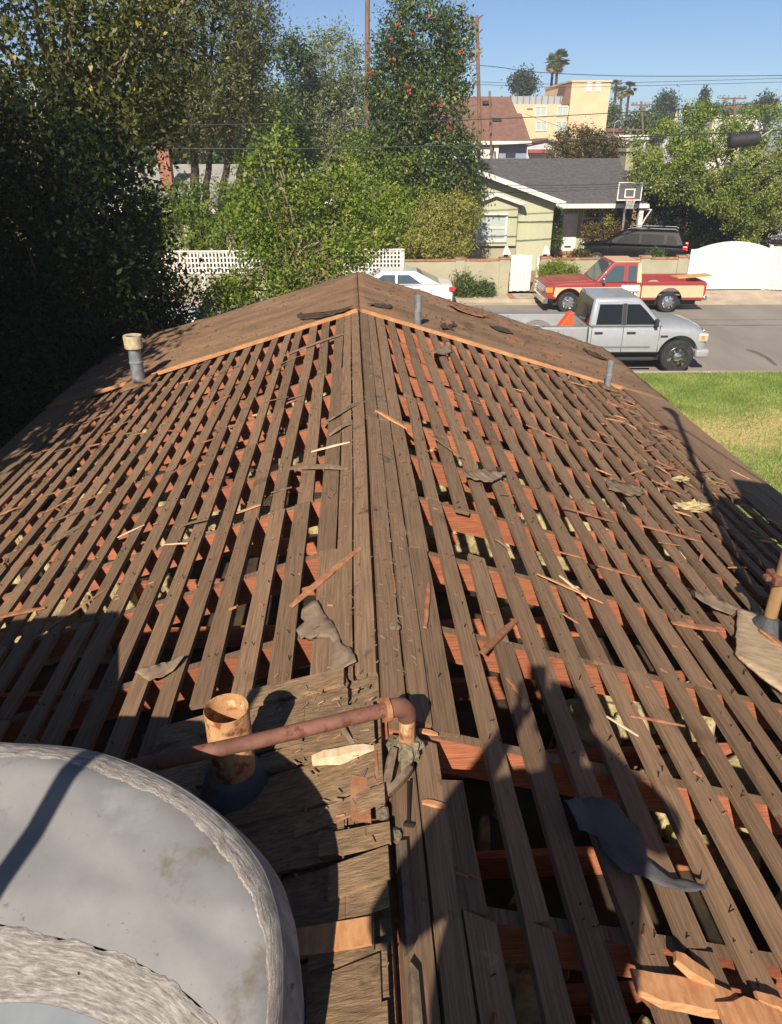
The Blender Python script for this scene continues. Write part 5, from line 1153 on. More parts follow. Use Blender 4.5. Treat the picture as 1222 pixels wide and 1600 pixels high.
# roofs: wing gable and the long main roof
part_poly(e, 'wing_roof', [(FX, yF, AZ), (EXR, yF, EZ), (EXR, 36.4, EZ), (FX, 41, AZ)], MAT['shingle_grey'], O, .08)
part_poly(e, 'wing_roof', [(FX, yF, AZ), (FX-5.2, yF, EZ), (FX-5.2, 41, EZ), (FX, 41, AZ)], MAT['shingle_grey'], O, .08)
for q in (1, -1):
    x1 = EXR+.06 if q > 0 else FX-5.3
    part_poly(e, 'rake_board', [(FX, yF-.03, AZ+.03), (x1, yF-.03, EZ+.01), (x1, yF-.03, EZ-.20), (FX, yF-.03, AZ-.18)], MAT['white_paint'], O, .06, (0, -1, 0))
yE, yR, zE, zR = 36.4, 40.6, 3.10, 4.93
# main roof is built in overlapping courses of shingle
n = 20
for i in range(n):
    t0, t1 = i/n, (i+1.15)/n; ya, yb = yE+(yR-yE)*t0, yE+(yR-yE)*min(1, t1); za, zb = zE+(zR-zE)*t0, zE+(zR-zE)*min(1, t1)
    xl = lambda t: FX+ (EXR-FX)*max(0, 1-t*1.08)-.2
    xr = lambda t: 13.75+.12*t
    part_poly(e, 'shingle_course', [(xl(t0), ya, za+.025), (xr(t0), ya, za+.025), (xr(t1), yb, zb+.006), (xl(t1), yb, zb+.006)], MAT['shingle_grey'], O, .03)
part_poly(e, 'back_roof', [(-1, yR, zR), (13.87, yR, zR), (13.9, 45.5, 3.1), (-1, 45.5, 3.1)], MAT['shingle_grey'], O, .05)
part_box(e, 'eave_fascia', (8.99, 36.34, 2.93), (13.8, 36.40, 3.12), MAT['white_paint'], O)
part_poly(e, 'porch_ceiling', [(8.99, 36.41, 2.95), (13.7, 36.41, 2.95), (13.7, 38.2, 2.97), (8.99, 38.2, 2.97)], MAT['siding'], O, .02)
part_box(e, 'porch_wall', (8.99, 38.2, .5), (13.7, 38.35, 3.0), MAT['siding'], O)
part_box(e, 'back_house', (8.7, 38.36, .5), (13.6, 45, 3.05), MAT['siding'], O)
part_box(e, 'porch_step', (9.7, 37.0, .55), (11.8, 38.19, .82), MAT['cap_brick'], O)
d_ = part_box(e, 'door', (10.28, 38.12, .84), (11.02, 38.19, 2.88), MAT['white_paint'], O)
for i in range(3): part_box(d_, 'pane', (10.33+.22*i, 38.10, 2.56), (10.52+.22*i, 38.118, 2.78), MAT['pane'], O)
part_box(d_, 'letter_plate', (10.5, 38.10, 1.0), (10.8, 38.118, 1.08), MAT['black_trim'], O)
for a, b in ((11.28, 12.05), (12.18, 12.62), (12.75, 13.55)): window(e, a, b, 1.85, 2.86, 38.18, O, .06)
part_box(e, 'porch_post', (13.42, 36.5, .5), (13.62, 36.7, 2.93), MAT['white_paint'], O)
m = MB(); m.tube([(13.62-O[0], 36.45-O[1], 2.9-O[2]), (13.95-O[0], 36.45-O[1], 2.85-O[2]), (13.75-O[0], 36.6-O[1], 2.4-O[2]), (13.66-O[0], 36.62-O[1], 2.2-O[2])], .04, 8); m.build('downpipe', MAT['white_paint'], e)
ch = part_box(e, 'chimney', (13.45, 39.4, 2.5), (14.15, 40.4, 5.25), MAT['olive'], O); part_box(ch, 'chimney_cap', (13.38, 39.3, 5.251), (14.22, 40.5, 5.40), MAT['olive'], O)
m = MB(); m.lathe([(.11, 0), (.11, .3), (.2, .32), (.16, .42), (0, .44)], (13.8-O[0], 39.9-O[1], 5.4-O[2]), 14); m.build('chimney_pot', MAT['galv'], ch)
# basketball hoop
hb = Vector((12.62, 36.2, .6)); e = tag(empty('basketball_hoop', hb), 'basketball hoop on a grey pole in front of the olive house', 'basketball hoop')
m = MB(); m.tube([(0, 0, 0), (0, 0, 2.75), (.05, -.2, 2.95)], .06, 12); m.build('pole', MAT['galv'], e)
zb = 2.68
m = MB(); bw, bh = .56, .72
for a, b in (((-bw, -.33, zb), (bw, -.29, zb+.05)), ((-bw, -.33, zb+bh), (bw, -.29, zb+bh+.05)), ((-bw, -.33, zb+.05), (-bw+.05, -.29, zb+bh)), ((bw-.05, -.33, zb+.05), (bw, -.29, zb+bh))): m.box(a, b)
m.build('backboard_frame', MAT['white_paint'], e)
m = MB(); m.box((-bw+.05, -.315, zb+.05), (bw-.05, -.305, zb+bh)); m.build('backboard', plain('smoky_acrylic', (.10, .10, .11), .1), e)
m = MB()
for a, b in (((-.24, -.345, zb+.12), (.24, -.332, zb+.17)), ((-.24, -.345, zb+.45), (.24, -.332, zb+.50)), ((-.24, -.345, zb+.17), (-.18, -.332, zb+.45)), ((.18, -.345, zb+.17), (.24, -.332, zb+.45))): m.box(a, b)
m.build('target_square', MAT['white_paint'], e)
m = MB(); m.tube([(.22*math.cos(a*math.pi/8), -.58+.22*math.sin(a*math.pi/8), zb+.10) for a in range(17)], .012, 6); m.build('rim', MAT['lamp_red'], e)
m = MB()
for k in range(12):
    a = k*math.pi/6; b_ = a+.4; m.tube([(.22*math.cos(a), -.58+.22*math.sin(a), zb+.09), (.14*math.cos(b_), -.58+.14*math.sin(b_), zb-.32)], .007, 4)
    m.tube([(.22*math.cos(a), -.58+.22*math.sin(a), zb+.09), (.14*math.cos(a-.4), -.58+.14*math.sin(a-.4), zb-.32)], .007, 4)
m.build('net', MAT['white_paint'], e)
# pale roofed house behind the trees at the left, with brick chimney
O = (-6, 41, .5); e = tag(empty('grey_roof_house', O), 'low house with pale grey roof and brick chimney behind the trees at the left', 'house')
part_poly(e, 'roof', [(-14, 38.6, 2.75), (-4.2, 38.6, 2.75), (-2.6, 44, 4.62), (-14, 44, 4.62)], MAT['shingle_pale'], O, .12)
part_poly(e, 'roof', [(-4.1, 41.5, 3.9), (1.6, 41.5, 3.9), (1.6, 46, 4.65), (-2.6, 46, 4.65)], MAT['shingle_pale'], O, .12)
part_box(e, 'wall', (-13.6, 39.2, .3), (-4.6, 43.8, 2.7), MAT['stucco'], O); part_box(e, 'wall', (-4.59, 42, .3), (1.3, 46, 3.8), MAT['stucco'], O)
part_box(e, 'fascia', (-14, 38.5, 2.58), (-4.1, 38.59, 2.80), MAT['white_paint'], O)
ch = part_box(e, 'chimney', (-9.42, 40.6, 2.9), (-8.86, 41.2, 5.42), MAT['brick'], O); part_box(ch, 'chimney_cap', (-9.48, 40.55, 5.421), (-8.80, 41.25, 5.50), MAT['brick'], O)
part_box(e, 'roof_vent', (-1.05, 43.2, 4.1), (-.25, 43.8, 4.85), MAT['white_paint'], O)
window(e, -7.6, -6.4, 1.2, 2.2, 39.19, O)
# brown roofed two storey house
O = (9, 58, 1); e = tag(empty('brown_roof_house', O), 'two storey house with a tall brown roof behind the flowering tree', 'house')
part_poly(e, 'roof', [(4, 60, 8.60), (11.5, 60, 8.58), (11.75, 58.3, 7.50), (12.05, 58.2, 7.45), (12.35, 56, 5.75), (4, 56, 5.75)], MAT['shingle_brown'], O, .15, (0, -.3, 1))
part_poly(e, 'roof', [(4, 60.02, 8.60), (11.5, 60.02, 8.58), (11.9, 64, 5.7), (4, 64, 5.7)], MAT['shingle_brown'], O, .15)
part_box(e, 'fascia', (4, 55.93, 5.52), (12.4, 55.99, 5.74), MAT['white_paint'], O)
part_box(e, 'wall', (4.4, 56.6, 1), (12.25, 63.5, 5.5), pmat('blue_grey_siding', srgb(140, 148, 172), srgb(158, 164, 186), 2, rough=.8), O)
part_box(e, 'porch_beam', (9.9, 56.2, 1), (10.2, 56.5, 5.5), MAT['white_paint'], O); part_box(e, 'white_bay', (7, 56.3, 1), (9.8, 56.59, 5.4), MAT['white_paint'], O)
for z, x in ((8.2, 9.4), (7.1, 9.9)): part_box(e, 'roof_vent', (x, 57.7+(z-7.1)*1.4-.25, z-.12), (x+.6, 57.7+(z-7.1)*1.4, z+.08), MAT['black_trim'], O)
m = MB(); m.box((10.6-O[0], 55.2-O[1], 4.7-O[2]), (11.2-O[0], 55.6-O[1], 5.0-O[2])); m.build('flood_lamp', MAT['black_trim'], e)
# small white gabled house
O = (14, 66, 1); e = tag(empty('gabled_house', O), 'small pale gabled house between the brown roof and the orange building', 'house')
wl_ = pmat('pale_grey_siding', srgb(196, 196, 200), srgb(210, 210, 212), 2, rough=.8)
gx = at(853, 218, 66); part_poly(e, 'wall', [(gx.x-2.6, 66, 1), (gx.x+2.0, 66, 1), (gx.x+2.0, 66, 4.9), (gx.x, 66, gx.z), (gx.x-2.6, 66, 5.6)], wl_, O, 4, (0, -1, 0))
part_poly(e, 'roof', [(gx.x, 65.7, gx.z+.1), (gx.x+2.4, 65.7, 4.75), (gx.x+2.4, 70, 4.75), (gx.x, 70, gx.z+.1)], MAT['shingle_brown'], O, .1)
part_poly(e, 'roof', [(gx.x, 65.7, gx.z+.1), (gx.x-3.0, 65.7, 5.4), (gx.x-3.0, 70, 5.4), (gx.x, 70, gx.z+.1)], MAT['shingle_brown'], O, .1)
part_box(e, 'awning', (gx.x-1.4, 65.4, 4.9), (gx.x+.4, 65.99, 5.15), MAT['red_dusty'], O)
# orange apartment building
MAT['peach'] = pmat('peach_stucco', srgb(228, 196, 156), srgb(236, 206, 168), .8, rough=.95, bump=.01, bscale=8)
O = (21, 88, 1.5); e = tag(empty('apartment_building', O), 'peach stucco apartment building with a taller stair tower', 'building')
zt_ = at(850, 163, 85).z; xL = at(797, 165, 85).x
part_box(e, 'wall', (xL, 85, .5), (22.3, 97, zt_), MAT['peach'], O)
tp = at(920, 128, 84.6); part_box(e, 'tower', (22.4, 84.6, .5), (26.35, 96, tp.z), MAT['peach'], O)
part_box(e, 'tower_coping', (22.3, 84.5, tp.z), (26.45, 96.1, tp.z+.15), MAT['peach'], O)
sh = part_poly(e, 'tower_shoulder', [(21.6, 84.9, zt_), (22.39, 84.9, zt_), (22.39, 84.9, tp.z-.1), (21.9, 84.9, tp.z-.3)], MAT['shingle_brown'], O, 3, (0, -1, 0))
for px, py in ((845, 174), (879, 174), (846, 197), (877, 198)):
    p = at(px, py, 84.97); window(e, p.x-.52, p.x+.52, p.z-.4, p.z+.4, 84.98, O, .07, rail=False, pane=MAT['blind_and_reflection'])  # pale pane colour paints in the reflection on these windows
    part_box(e, 'mullion', (p.x-.03, 84.90, p.z-.4), (p.x+.03, 84.96, p.z+.4), MAT['white_paint'], O)
for px, py in ((892, 170), (895, 195), (828, 170)):
    p = at(px, py, 84.97); part_box(e, 'wall_vent', (p.x-.3, 84.94, p.z-.06), (p.x+.3, 84.99, p.z+.06), MAT['liner'], O)
for i in range(2):
    p = at(921+14*i, 135, 84.5); part_box(e, 'sign_letter', (p.x-.28, 84.55, p.z-.45), (p.x+.28, 84.595, p.z+.45), MAT['white_paint'], O)
gl = plain('pale_balustrade', (.32, .34, .34), .3)
p0, p1 = at(800, 152, 85.2), at(893, 152, 85.2); k = 9
for i in range(k):
    xa = p0.x+(22.2-p0.x)*i/k; part_box(e, 'balustrade_panel', (xa, 85.2, zt_), (xa+(22.2-p0.x)/k-.12, 85.25, p0.z+.1), gl, O); part_box(e, 'balustrade_post', (xa-.11, 85.15, zt_), (xa-.01, 85.3, p0.z+.16), MAT['galv'], O)
for px in (832, 842, 852, 868, 878, 886):
    p = at(px, 157, 88); part_box(e, 'roof_unit', (p.x-.42, 87.6, zt_), (p.x+.42, 88.4, p.z+.35), MAT['liner'], O)
# far pale buildings on the right
def far_box(px0, px1, py, Yd, mat, label, roofmat=None, name='distant_building'):
    a, b = at(px0, py, Yd), at(px1, py, Yd); e = tag(empty(name, ((a.x+b.x)/2, Yd, 1)), label, 'building'); O = ((a.x+b.x)/2, Yd, 1)
    part_box(e, 'wall', (a.x, Yd, 0), (b.x, Yd+10, a.z), mat, O); part_box(e, 'parapet', (a.x-.2, Yd-.2, a.z+.001), (b.x+.2, Yd+10.2, a.z+.35), roofmat or MAT['white_paint'], O)
    n = max(2, int((b.x-a.x)/2.6))
    for i in range(n):
        xx = a.x+(b.x-a.x)*(i+.5)/n; part_box(e, 'window', (xx-.5, Yd-.05, a.z-1.9), (xx+.5, Yd-.02, a.z-.9), MAT['pane'], O)
far_box(1115, 1195, 184, 120, MAT['white_paint'], 'distant white flat roofed building right of the cypress')
far_box(1042, 1062, 182, 120, wl_, 'distant narrow pale building left of the cypress')
far_box(942, 975, 206, 95, MAT['brick'], 'low brick building right of the orange tower', MAT['shingle_brown'])
far_box(966, 1010, 218, 70, wl_, 'pale low building behind the olive house chimney')
far_box(1205, 1290, 345, 40, MAT['white_paint'], 'white garage wall at the right edge behind the round tree')
# ------------------------------------------------------------------ vegetation
MAT['bark'] = pmat('dark_bark', srgb(58, 48, 40), srgb(96, 82, 68), 6, (3, 3, .6), .95, .01, 14)
MAT['bark_pale'] = pmat('pale_bark', srgb(120, 106, 88), srgb(160, 146, 124), 6, (3, 3, .6), .95, .006, 14)
MAT['twig'] = pmat('dry_twig', srgb(118, 98, 74), srgb(160, 138, 106), 10, rough=.95)
LM = {
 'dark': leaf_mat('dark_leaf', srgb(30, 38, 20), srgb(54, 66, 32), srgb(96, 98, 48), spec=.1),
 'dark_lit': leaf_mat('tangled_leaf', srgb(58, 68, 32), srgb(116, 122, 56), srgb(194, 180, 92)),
 'olive': leaf_mat('grey_green_leaf', srgb(84, 92, 54), srgb(140, 142, 84), srgb(182, 174, 108), .35),
 'grey': leaf_mat('silvery_leaf', srgb(108, 122, 76), srgb(160, 168, 114), srgb(190, 190, 138), .35),
 'bright': leaf_mat('fresh_green_leaf', srgb(96, 122, 40), srgb(160, 178, 74), srgb(204, 206, 110), .45),
 'vine': leaf_mat('vine_leaf', srgb(58, 80, 38), srgb(116, 134, 68), srgb(164, 168, 104), .35),
 'yellow': leaf_mat('yellow_green_leaf', srgb(156, 160, 76), srgb(208, 206, 110), srgb(222, 212, 126), .5),
 'lime': leaf_mat('lime_leaf', srgb(104, 130, 34), srgb(160, 176, 62), None, .4),
 'round': leaf_mat('clumped_leaf', srgb(96, 120, 48), srgb(172, 188, 86), srgb(204, 210, 120), .4),
 'brown': leaf_mat('brownish_leaf', srgb(78, 74, 40), srgb(126, 112, 64), srgb(150, 112, 70), .3),
 'far': leaf_mat('far_leaf', srgb(72, 90, 56), srgb(112, 128, 80), None, .2),
 'far_dark': leaf_mat('far_dark_leaf', srgb(52, 68, 50), srgb(84, 100, 70), None, .2),
 'red': leaf_mat('red_bloom', srgb(176, 72, 60), srgb(206, 112, 88), None, .3),
 'palm': leaf_mat('palm_frond', srgb(84, 98, 52), srgb(134, 138, 76), srgb(170, 146, 92), .2),
}
def leaves(rs, C, Rr, leaf, aspect=.5, droop=0., up=.5, outward=None, tintc=None, jit=.25):
    """one rhombic leaf per row of C; returns verts, faces, tint"""
    n = len(C); L = leaf*rs.uniform(.6, 1.35, n)
    a = rs.normal(size=(n, 3)); a[:, 2] = a[:, 2]*(1-abs(droop))-droop*1.6; a /= np.linalg.norm(a, axis=1)[:, None]
    nn = rs.normal(size=(n, 3)); nn[:, 2] += up
    if outward is not None: nn += outward*.9
    nn -= (nn*a).sum(1)[:, None]*a; nn /= np.linalg.norm(nn, axis=1)[:, None]+1e-9
    b = np.cross(nn, a)
    V = np.empty((n, 4, 3)); A = a*(L/2)[:, None]; B = b*(L*aspect/2)[:, None]
    fold = nn*(L*.12)[:, None]
    V[:, 0] = C-A; V[:, 1] = C+B+fold-A*.1; V[:, 2] = C+A; V[:, 3] = C-B+fold-A*.1
    t = np.clip((tintc if tintc is not None else .5)+rs.normal(0, jit, n), 0, 1)
    return V.reshape(-1, 3), np.arange(n*4).reshape(n, 4), t
def crown(name, blobs, nclump, per, leaf, spread, mat, seed, parent, aspect=.5, droop=0., shell=.45, flat=1.0, up=.5, jit=.22, bias=.45):
    rs = np.random.default_rng(seed); B = np.array([[*b[0], *b[1]] for b in blobs]); w = np.array([b[1][0]*b[1][1]+b[1][0]*b[1][2]+b[1][1]*b[1][2] for b in blobs]); w = w/w.sum()
    k = rs.choice(len(blobs), nclump, p=w); d = rs.normal(size=(nclump, 3)); d /= np.linalg.norm(d, axis=1)[:, None]
    r = 1-shell*rs.random(nclump)**1.6+rs.normal(0, .07, nclump)
    CC = B[k, :3]+d*r[:, None]*B[k, 3:]
    ct = np.clip(rs.normal(bias, .18, nclump), 0, 1)
    j = np.repeat(np.arange(nclump), rs.poisson(per, nclump)); n = len(j)
    sp = spread*rs.uniform(.6, 1.4, nclump)
    off = rs.normal(size=(n, 3))*sp[j][:, None]*np.array([1, 1, flat])
    C = CC[j]+off
    V, Fq, t = leaves(rs, C, None, leaf, aspect, droop, up, d[j], ct[j], jit)
    o = fast_mesh(name, V, Fq, mat, tint=t); o.parent = parent
    if parent is not None: o.matrix_parent_inverse = Matrix.Translation(-Vector(parent.location))
    return o, CC
def wp(o, e): o.parent = e; o.matrix_parent_inverse = Matrix.Translation(-Vector(e.location)); return o
def limb(m, pts, r0, r1, seed=0, n=8, wob=.06):
    rr = random.Random(seed); P_ = [Vector(p) for p in pts]; out = []; rad = []
    for i in range(len(P_)-1):
        for q in range(4): out.append(P_[i].lerp(P_[i+1], q/4)+Vector((rr.uniform(-1, 1), rr.uniform(-1, 1), 0))*wob*(0 if i == 0 and q == 0 else 1))
    out.append(P_[-1])
    for i in range(len(out)): rad.append(r0+(r1-r0)*i/(len(out)-1))
    m.tube(out, rad, n)
def tree(name, label, cat, base, blobs, nclump, per, leaf, spread, mat, seed, trunk_r=.15, bark='bark', limbs=8, group=None, trunks=None, **kw):
    e = tag(empty(name, base), label, cat, group); base = Vector(base)
    o, CC = crown('crown', blobs, nclump, per, leaf, spread, mat, seed, e, **kw)
    m = MB(); rr = random.Random(seed)
    cz = sum(b[0][2] for b in blobs)/len(blobs); cx = sum(b[0][0] for b in blobs)/len(blobs); cy = sum(b[0][1] for b in blobs)/len(blobs)
    if trunks is None:
        top = Vector((cx, cy, cz)); mid = base.lerp(top, .55)+Vector((rr.uniform(-.1, .1), rr.uniform(-.1, .1), 0))
        limb(m, [base-Vector((0, 0, .15)), mid, top], trunk_r, trunk_r*.45, seed, 10, trunk_r*.3)
        for i in range(limbs):
            tgt = Vector(CC[rr.randrange(len(CC))]); s0 = mid.lerp(top, rr.random()*.8); limb(m, [s0, s0.lerp(tgt, .5)+Vector((0, 0, .1)), tgt], trunk_r*.35, .012, seed+i, 6, .05)
    else:
        for i, t in enumerate(trunks):
            limb(m, t, trunk_r*(1 if i == 0 else .75), trunk_r*.3, seed+i, 9, .05)
            for q in range(limbs//max(1, len(trunks))):
                tgt = Vector(CC[rr.randrange(len(CC))]); s0 = Vector(t[-1]).lerp(Vector(t[-2]), rr.random()); limb(m, [s0, s0.lerp(tgt, .5), tgt], trunk_r*.25, .01, seed+q, 6, .08)
    wp(m.build('trunk', MAT[bark], smooth=True), e)
    return e, CC
def bl(px, py, Y, rx, ry, rz): return (tuple(at(px, py, Y)), (rx, ry, rz))
# near trees along the left eave, in shade
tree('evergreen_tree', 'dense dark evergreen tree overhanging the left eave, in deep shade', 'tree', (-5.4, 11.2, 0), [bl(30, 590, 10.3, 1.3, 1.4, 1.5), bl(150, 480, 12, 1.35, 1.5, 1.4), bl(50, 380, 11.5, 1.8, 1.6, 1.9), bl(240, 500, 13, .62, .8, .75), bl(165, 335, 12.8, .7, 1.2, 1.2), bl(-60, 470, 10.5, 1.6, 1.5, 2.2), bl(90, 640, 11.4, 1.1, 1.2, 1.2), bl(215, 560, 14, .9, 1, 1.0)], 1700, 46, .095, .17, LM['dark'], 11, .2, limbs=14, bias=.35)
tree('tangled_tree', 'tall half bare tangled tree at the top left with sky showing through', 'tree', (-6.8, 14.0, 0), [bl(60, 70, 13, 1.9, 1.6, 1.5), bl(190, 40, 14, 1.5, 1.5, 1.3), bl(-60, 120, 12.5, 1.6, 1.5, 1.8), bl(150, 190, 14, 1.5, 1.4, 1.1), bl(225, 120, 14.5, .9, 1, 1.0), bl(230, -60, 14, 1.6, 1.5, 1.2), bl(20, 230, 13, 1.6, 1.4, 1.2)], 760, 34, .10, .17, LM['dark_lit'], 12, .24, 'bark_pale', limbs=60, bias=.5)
# trees left of the house beyond the picture, whose shade falls on the two above
for i, (x, y, h) in enumerate(((-6.9, 6.2, 9.4), (-8.6, 2.6, 10.0), (-10.3, 7.6, 11.0), (-6.9, 9.3, 8.2), (-5.9, 3.9, 8.4))):
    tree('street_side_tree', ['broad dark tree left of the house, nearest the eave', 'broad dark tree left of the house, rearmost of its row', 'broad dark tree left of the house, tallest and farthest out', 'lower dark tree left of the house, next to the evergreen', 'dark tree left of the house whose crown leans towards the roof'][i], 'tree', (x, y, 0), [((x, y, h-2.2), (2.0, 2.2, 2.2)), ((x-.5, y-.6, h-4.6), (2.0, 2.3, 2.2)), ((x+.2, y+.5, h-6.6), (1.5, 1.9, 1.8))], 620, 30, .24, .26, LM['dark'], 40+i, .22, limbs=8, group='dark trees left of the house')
# tall feathery tree with dark stems
Y_ = 33.5; g0 = yz(Y_)
tr = []
for pts in ([(303, 400), (304, 340), (306, 290), (301, 245), (312, 170), (330, 80)], [(318, 400), (320, 345), (322, 290), (330, 235), (350, 150)], [(343, 400), (345, 330), (352, 270), (360, 215), (372, 120)], [(372, 400), (373, 350), (372, 300), (379, 245), (395, 150), (392, 50)]):
    tr.append([at(px, py, Y_+.2*i) for i, (px, py) in enumerate(pts)])
    tr[-1][0].z = g0
tree('feathery_tree', 'tall grey green tree with several dark leaning stems across the street', 'tree', (at(340, 400, Y_).x, Y_, g0), [bl(330, 60, 33.5, 2.1, 1.8, 2.4), bl(285, 170, 33, 1.7, 1.5, 1.2), bl(385, 130, 34, 1.0, 1.3, 2.0), bl(392, 10, 34, 1.0, 1.3, 2.0), bl(240, 60, 33, 1.4, 1.5, 2.0), bl(330, 190, 34, 1.6, 1.2, .9)], 950, 34, .17, .26, LM['olive'], 13, .27, 'bark', limbs=44, trunks=tr, droop=.35, aspect=.32, bias=.42)
tree('shrub', 'green shrub mass under the feathery tree behind the lattice fence', 'shrub', (at(320, 380, 32.6).x, 32.6, .2), [bl(250, 330, 32.6, 1.4, .8, 1.1), bl(320, 320, 33, 1.5, .8, .9), bl(400, 330, 32.8, 1.3, .8, 1.1), bl(350, 375, 32.2, 2.4, .7, .7), bl(245, 372, 32.6, 1.4, .7, .5)], 420, 34, .14, .18, LM['bright'], 14, .08, limbs=6, bias=.35)
# loose leafy shrub just beyond the gable, in front of the street
tree('leafy_shrub', 'loose bright green shrub rising behind the far gable of the roof', 'shrub', (-1.0, 14.6, 0), [bl(475, 400, 14.5, 1.05, .9, .75), bl(560, 365, 15, .62, .8, .62), bl(405, 340, 14.5, .62, .7, .72), bl(432, 232, 14.5, .32, .35, .42), bl(345, 458, 14, .6, .6, .28), bl(520, 300, 15, .5, .5, .45), bl(470, 300, 14.6, .5, .5, .45), bl(350, 480, 13.6, .5, .5, .35), bl(610, 330, 15.2, .35, .5, .5), bl(390, 270, 14.5, .28, .3, .35), bl(420, 450, 13.8, .8, .6, .4)], 900, 24, .075, .10, LM['bright'], 15, .06, 'bark_pale', limbs=60, bias=.48)
# creeping vines and trees across the street
tree('vine_thicket', 'yellowish green thicket between the leafy shrub and the weeping bush', 'shrub', (at(600, 380, 33).x, 33, .25), [bl(600, 310, 33, 1.5, 1.0, 1.6), bl(570, 260, 34, 1.2, 1, 1.2), bl(640, 290, 33.5, 1.4, 1, 1.3), bl(560, 350, 33, 1.4, .9, 1.1), bl(640, 350, 32.8, 1.2, .8, 1.2), bl(605, 230, 34.5, .9, .8, .9)], 560, 32, .15, .20, LM['bright'], 16, .1, limbs=8, bias=.5)
fe, FC = tree('flowering_tree', 'tall vine covered tree dotted with red blooms', 'tree', (at(655, 380, 33.6).x, 33.6, .28), [bl(655, 50, 33.6, 1.41, 1.27, 1.36), bl(610, 150, 33.6, 1.00, 1.18, 1.36), bl(668, 160, 33.6, 1.54, 1.36, 1.54), bl(640, 250, 33.6, 1.54, 1.18, 1.36), bl(712, 255, 33.2, 1.01, 1.01, 1.38), bl(715, 60, 33.6, 0.50, 0.54, 1.00), bl(610, 80, 33.6, 0.64, 0.73, 0.64), bl(680, 320, 33.2, 1.20, 0.92, 1.10), bl(735, 300, 32.8, 0.47, 0.56, 0.56), bl(715, 120, 33.6, 0.54, 0.64, 0.73), bl(600, 220, 33.6, 0.91, 0.91, 1.18)], 1150, 30, .15, .20, LM['vine'], 17, .22, limbs=26, bias=.45)
rr = random.Random(4)
for i, (px, py) in enumerate([(622, 38), (644, 52), (612, 62), (610, 92), (578, 113), (636, 132), (640, 143), (680, 161), (690, 165), (625, 207), (685, 213), (721, 80), (672, 24), (700, 200)]):
    p = at(px, py, 32.2); rs = np.random.default_rng(i); C = rs.normal(size=(11, 3))*.05+np.array(p)
    V, Fq, t = leaves(rs, C, None, .10, .8); wp(fast_mesh('flower_cluster', V, Fq, LM['red'], tint=t), fe)['kind'] = 'stuff'
tree('silvery_tree', 'pale silvery green tree standing behind the leafy shrub', 'tree', (at(520, 300, 46).x, 46, .9), [bl(525, 105, 46, 1.7, 1.6, 1.8), bl(505, 190, 46, 2.5, 1.9, 2.2), bl(565, 185, 46, 1.8, 1.5, 2.1), bl(480, 150, 46, 1.1, 1.1, 1.2), bl(540, 250, 46, 2.4, 1.5, 1.2), bl(460, 240, 46, 1.8, 1.5, 1.5)], 800, 34, .20, .28, LM['grey'], 18, .22, 'bark_pale', limbs=14, droop=.4, aspect=.35)
tree('dark_tree', 'dark green tree between the feathery and the silvery tree', 'tree', (at(435, 300, 43).x, 43, .9), [bl(440, 190, 43, 1.2, 1.2, 1.6), bl(430, 250, 43, 1.4, 1.2, 1.2), bl(458, 90, 44, .8, .8, .9)], 300, 30, .2, .25, LM['vine'], 19, .15, limbs=8, bias=.3)
tree('weeping_bush', 'yellow green weeping bush hanging over the olive wall', 'bush', (at(700, 400, 32.3).x, 32.3, .2), [bl(690, 345, 32.3, 1.25, .9, 1.0), bl(660, 370, 32.2, .8, .7, .9), bl(720, 330, 32.3, .8, .7, .8), bl(700, 385, 32, 1.0, .7, .5)], 520, 36, .13, .15, LM['yellow'], 20, .08, limbs=10, droop=.55, aspect=.28, bias=.5)
tree('oleander_bush', 'dark spiky oleander bush before the olive wall', 'bush', (at(742, 465, 30.62).x, 30.62, .05), [bl(740, 455, 30.65, .8, .3, .38), bl(725, 448, 30.65, .4, .25, .4), bl(755, 455, 30.65, .4, .25, .3)], 150, 30, .17, .12, LM['vine'], 21, .03, limbs=4, droop=-.5, aspect=.22)
tree('round_bush', 'bright yellow green round bush behind the hood of the red pickup', 'bush', (at(872, 440, 30.62).x, 30.62, .05), [bl(873, 424, 30.7, .78, .35, .38), bl(868, 444, 30.7, .75, .35, .4)], 220, 40, .07, .09, LM['lime'], 22, .03, limbs=4, bias=.6)
tree('garden_shrub', 'low dry shrub on the wall behind the red pickup roof', 'shrub', (at(905, 400, 32.4).x, 32.4, .2), [bl(905, 402, 32.4, .5, .35, .3)], 60, 30, .09, .10, LM['brown'], 23, .03, limbs=3)
tree('garden_shrub', 'small green shrub behind the wall in front of the car tail lights', 'shrub', (at(1025, 403, 32.4).x, 32.4, .2), [bl(1025, 401, 32.4, .35, .3, .3)], 50, 26, .09, .10, LM['vine'], 24, .03, limbs=3)
tree('porch_shrub', 'orange brown shrubs growing under the porch windows', 'shrub', (at(935, 370, 37.1).x, 37.1, .7), [bl(925, 362, 37.1, .45, .4, .45), bl(952, 355, 37.1, .3, .3, .6), bl(975, 358, 37.1, .4, .4, .4)], 120, 30, .10, .10, LM['brown'], 25, .03, limbs=5, bias=.7)
tree('porch_shrub', 'slim pale green shrub climbing between the porch windows', 'shrub', (at(951, 350, 36.9).x, 36.9, .7), [bl(951, 335, 36.9, .18, .2, .5), bl(930, 326, 36.9, .3, .2, .15)], 60, 26, .10, .08, LM['yellow'], 26, .03, limbs=3)
tree('corner_shrub', 'dark green climber at the inner corner beside the front door', 'shrub', (at(870, 370, 35.9).x, 35.9, .4), [bl(871, 345, 35.9, .2, .25, .55), bl(870, 375, 35.9, .25, .25, .35)], 90, 30, .09, .09, LM['vine'], 27, .03, limbs=3)
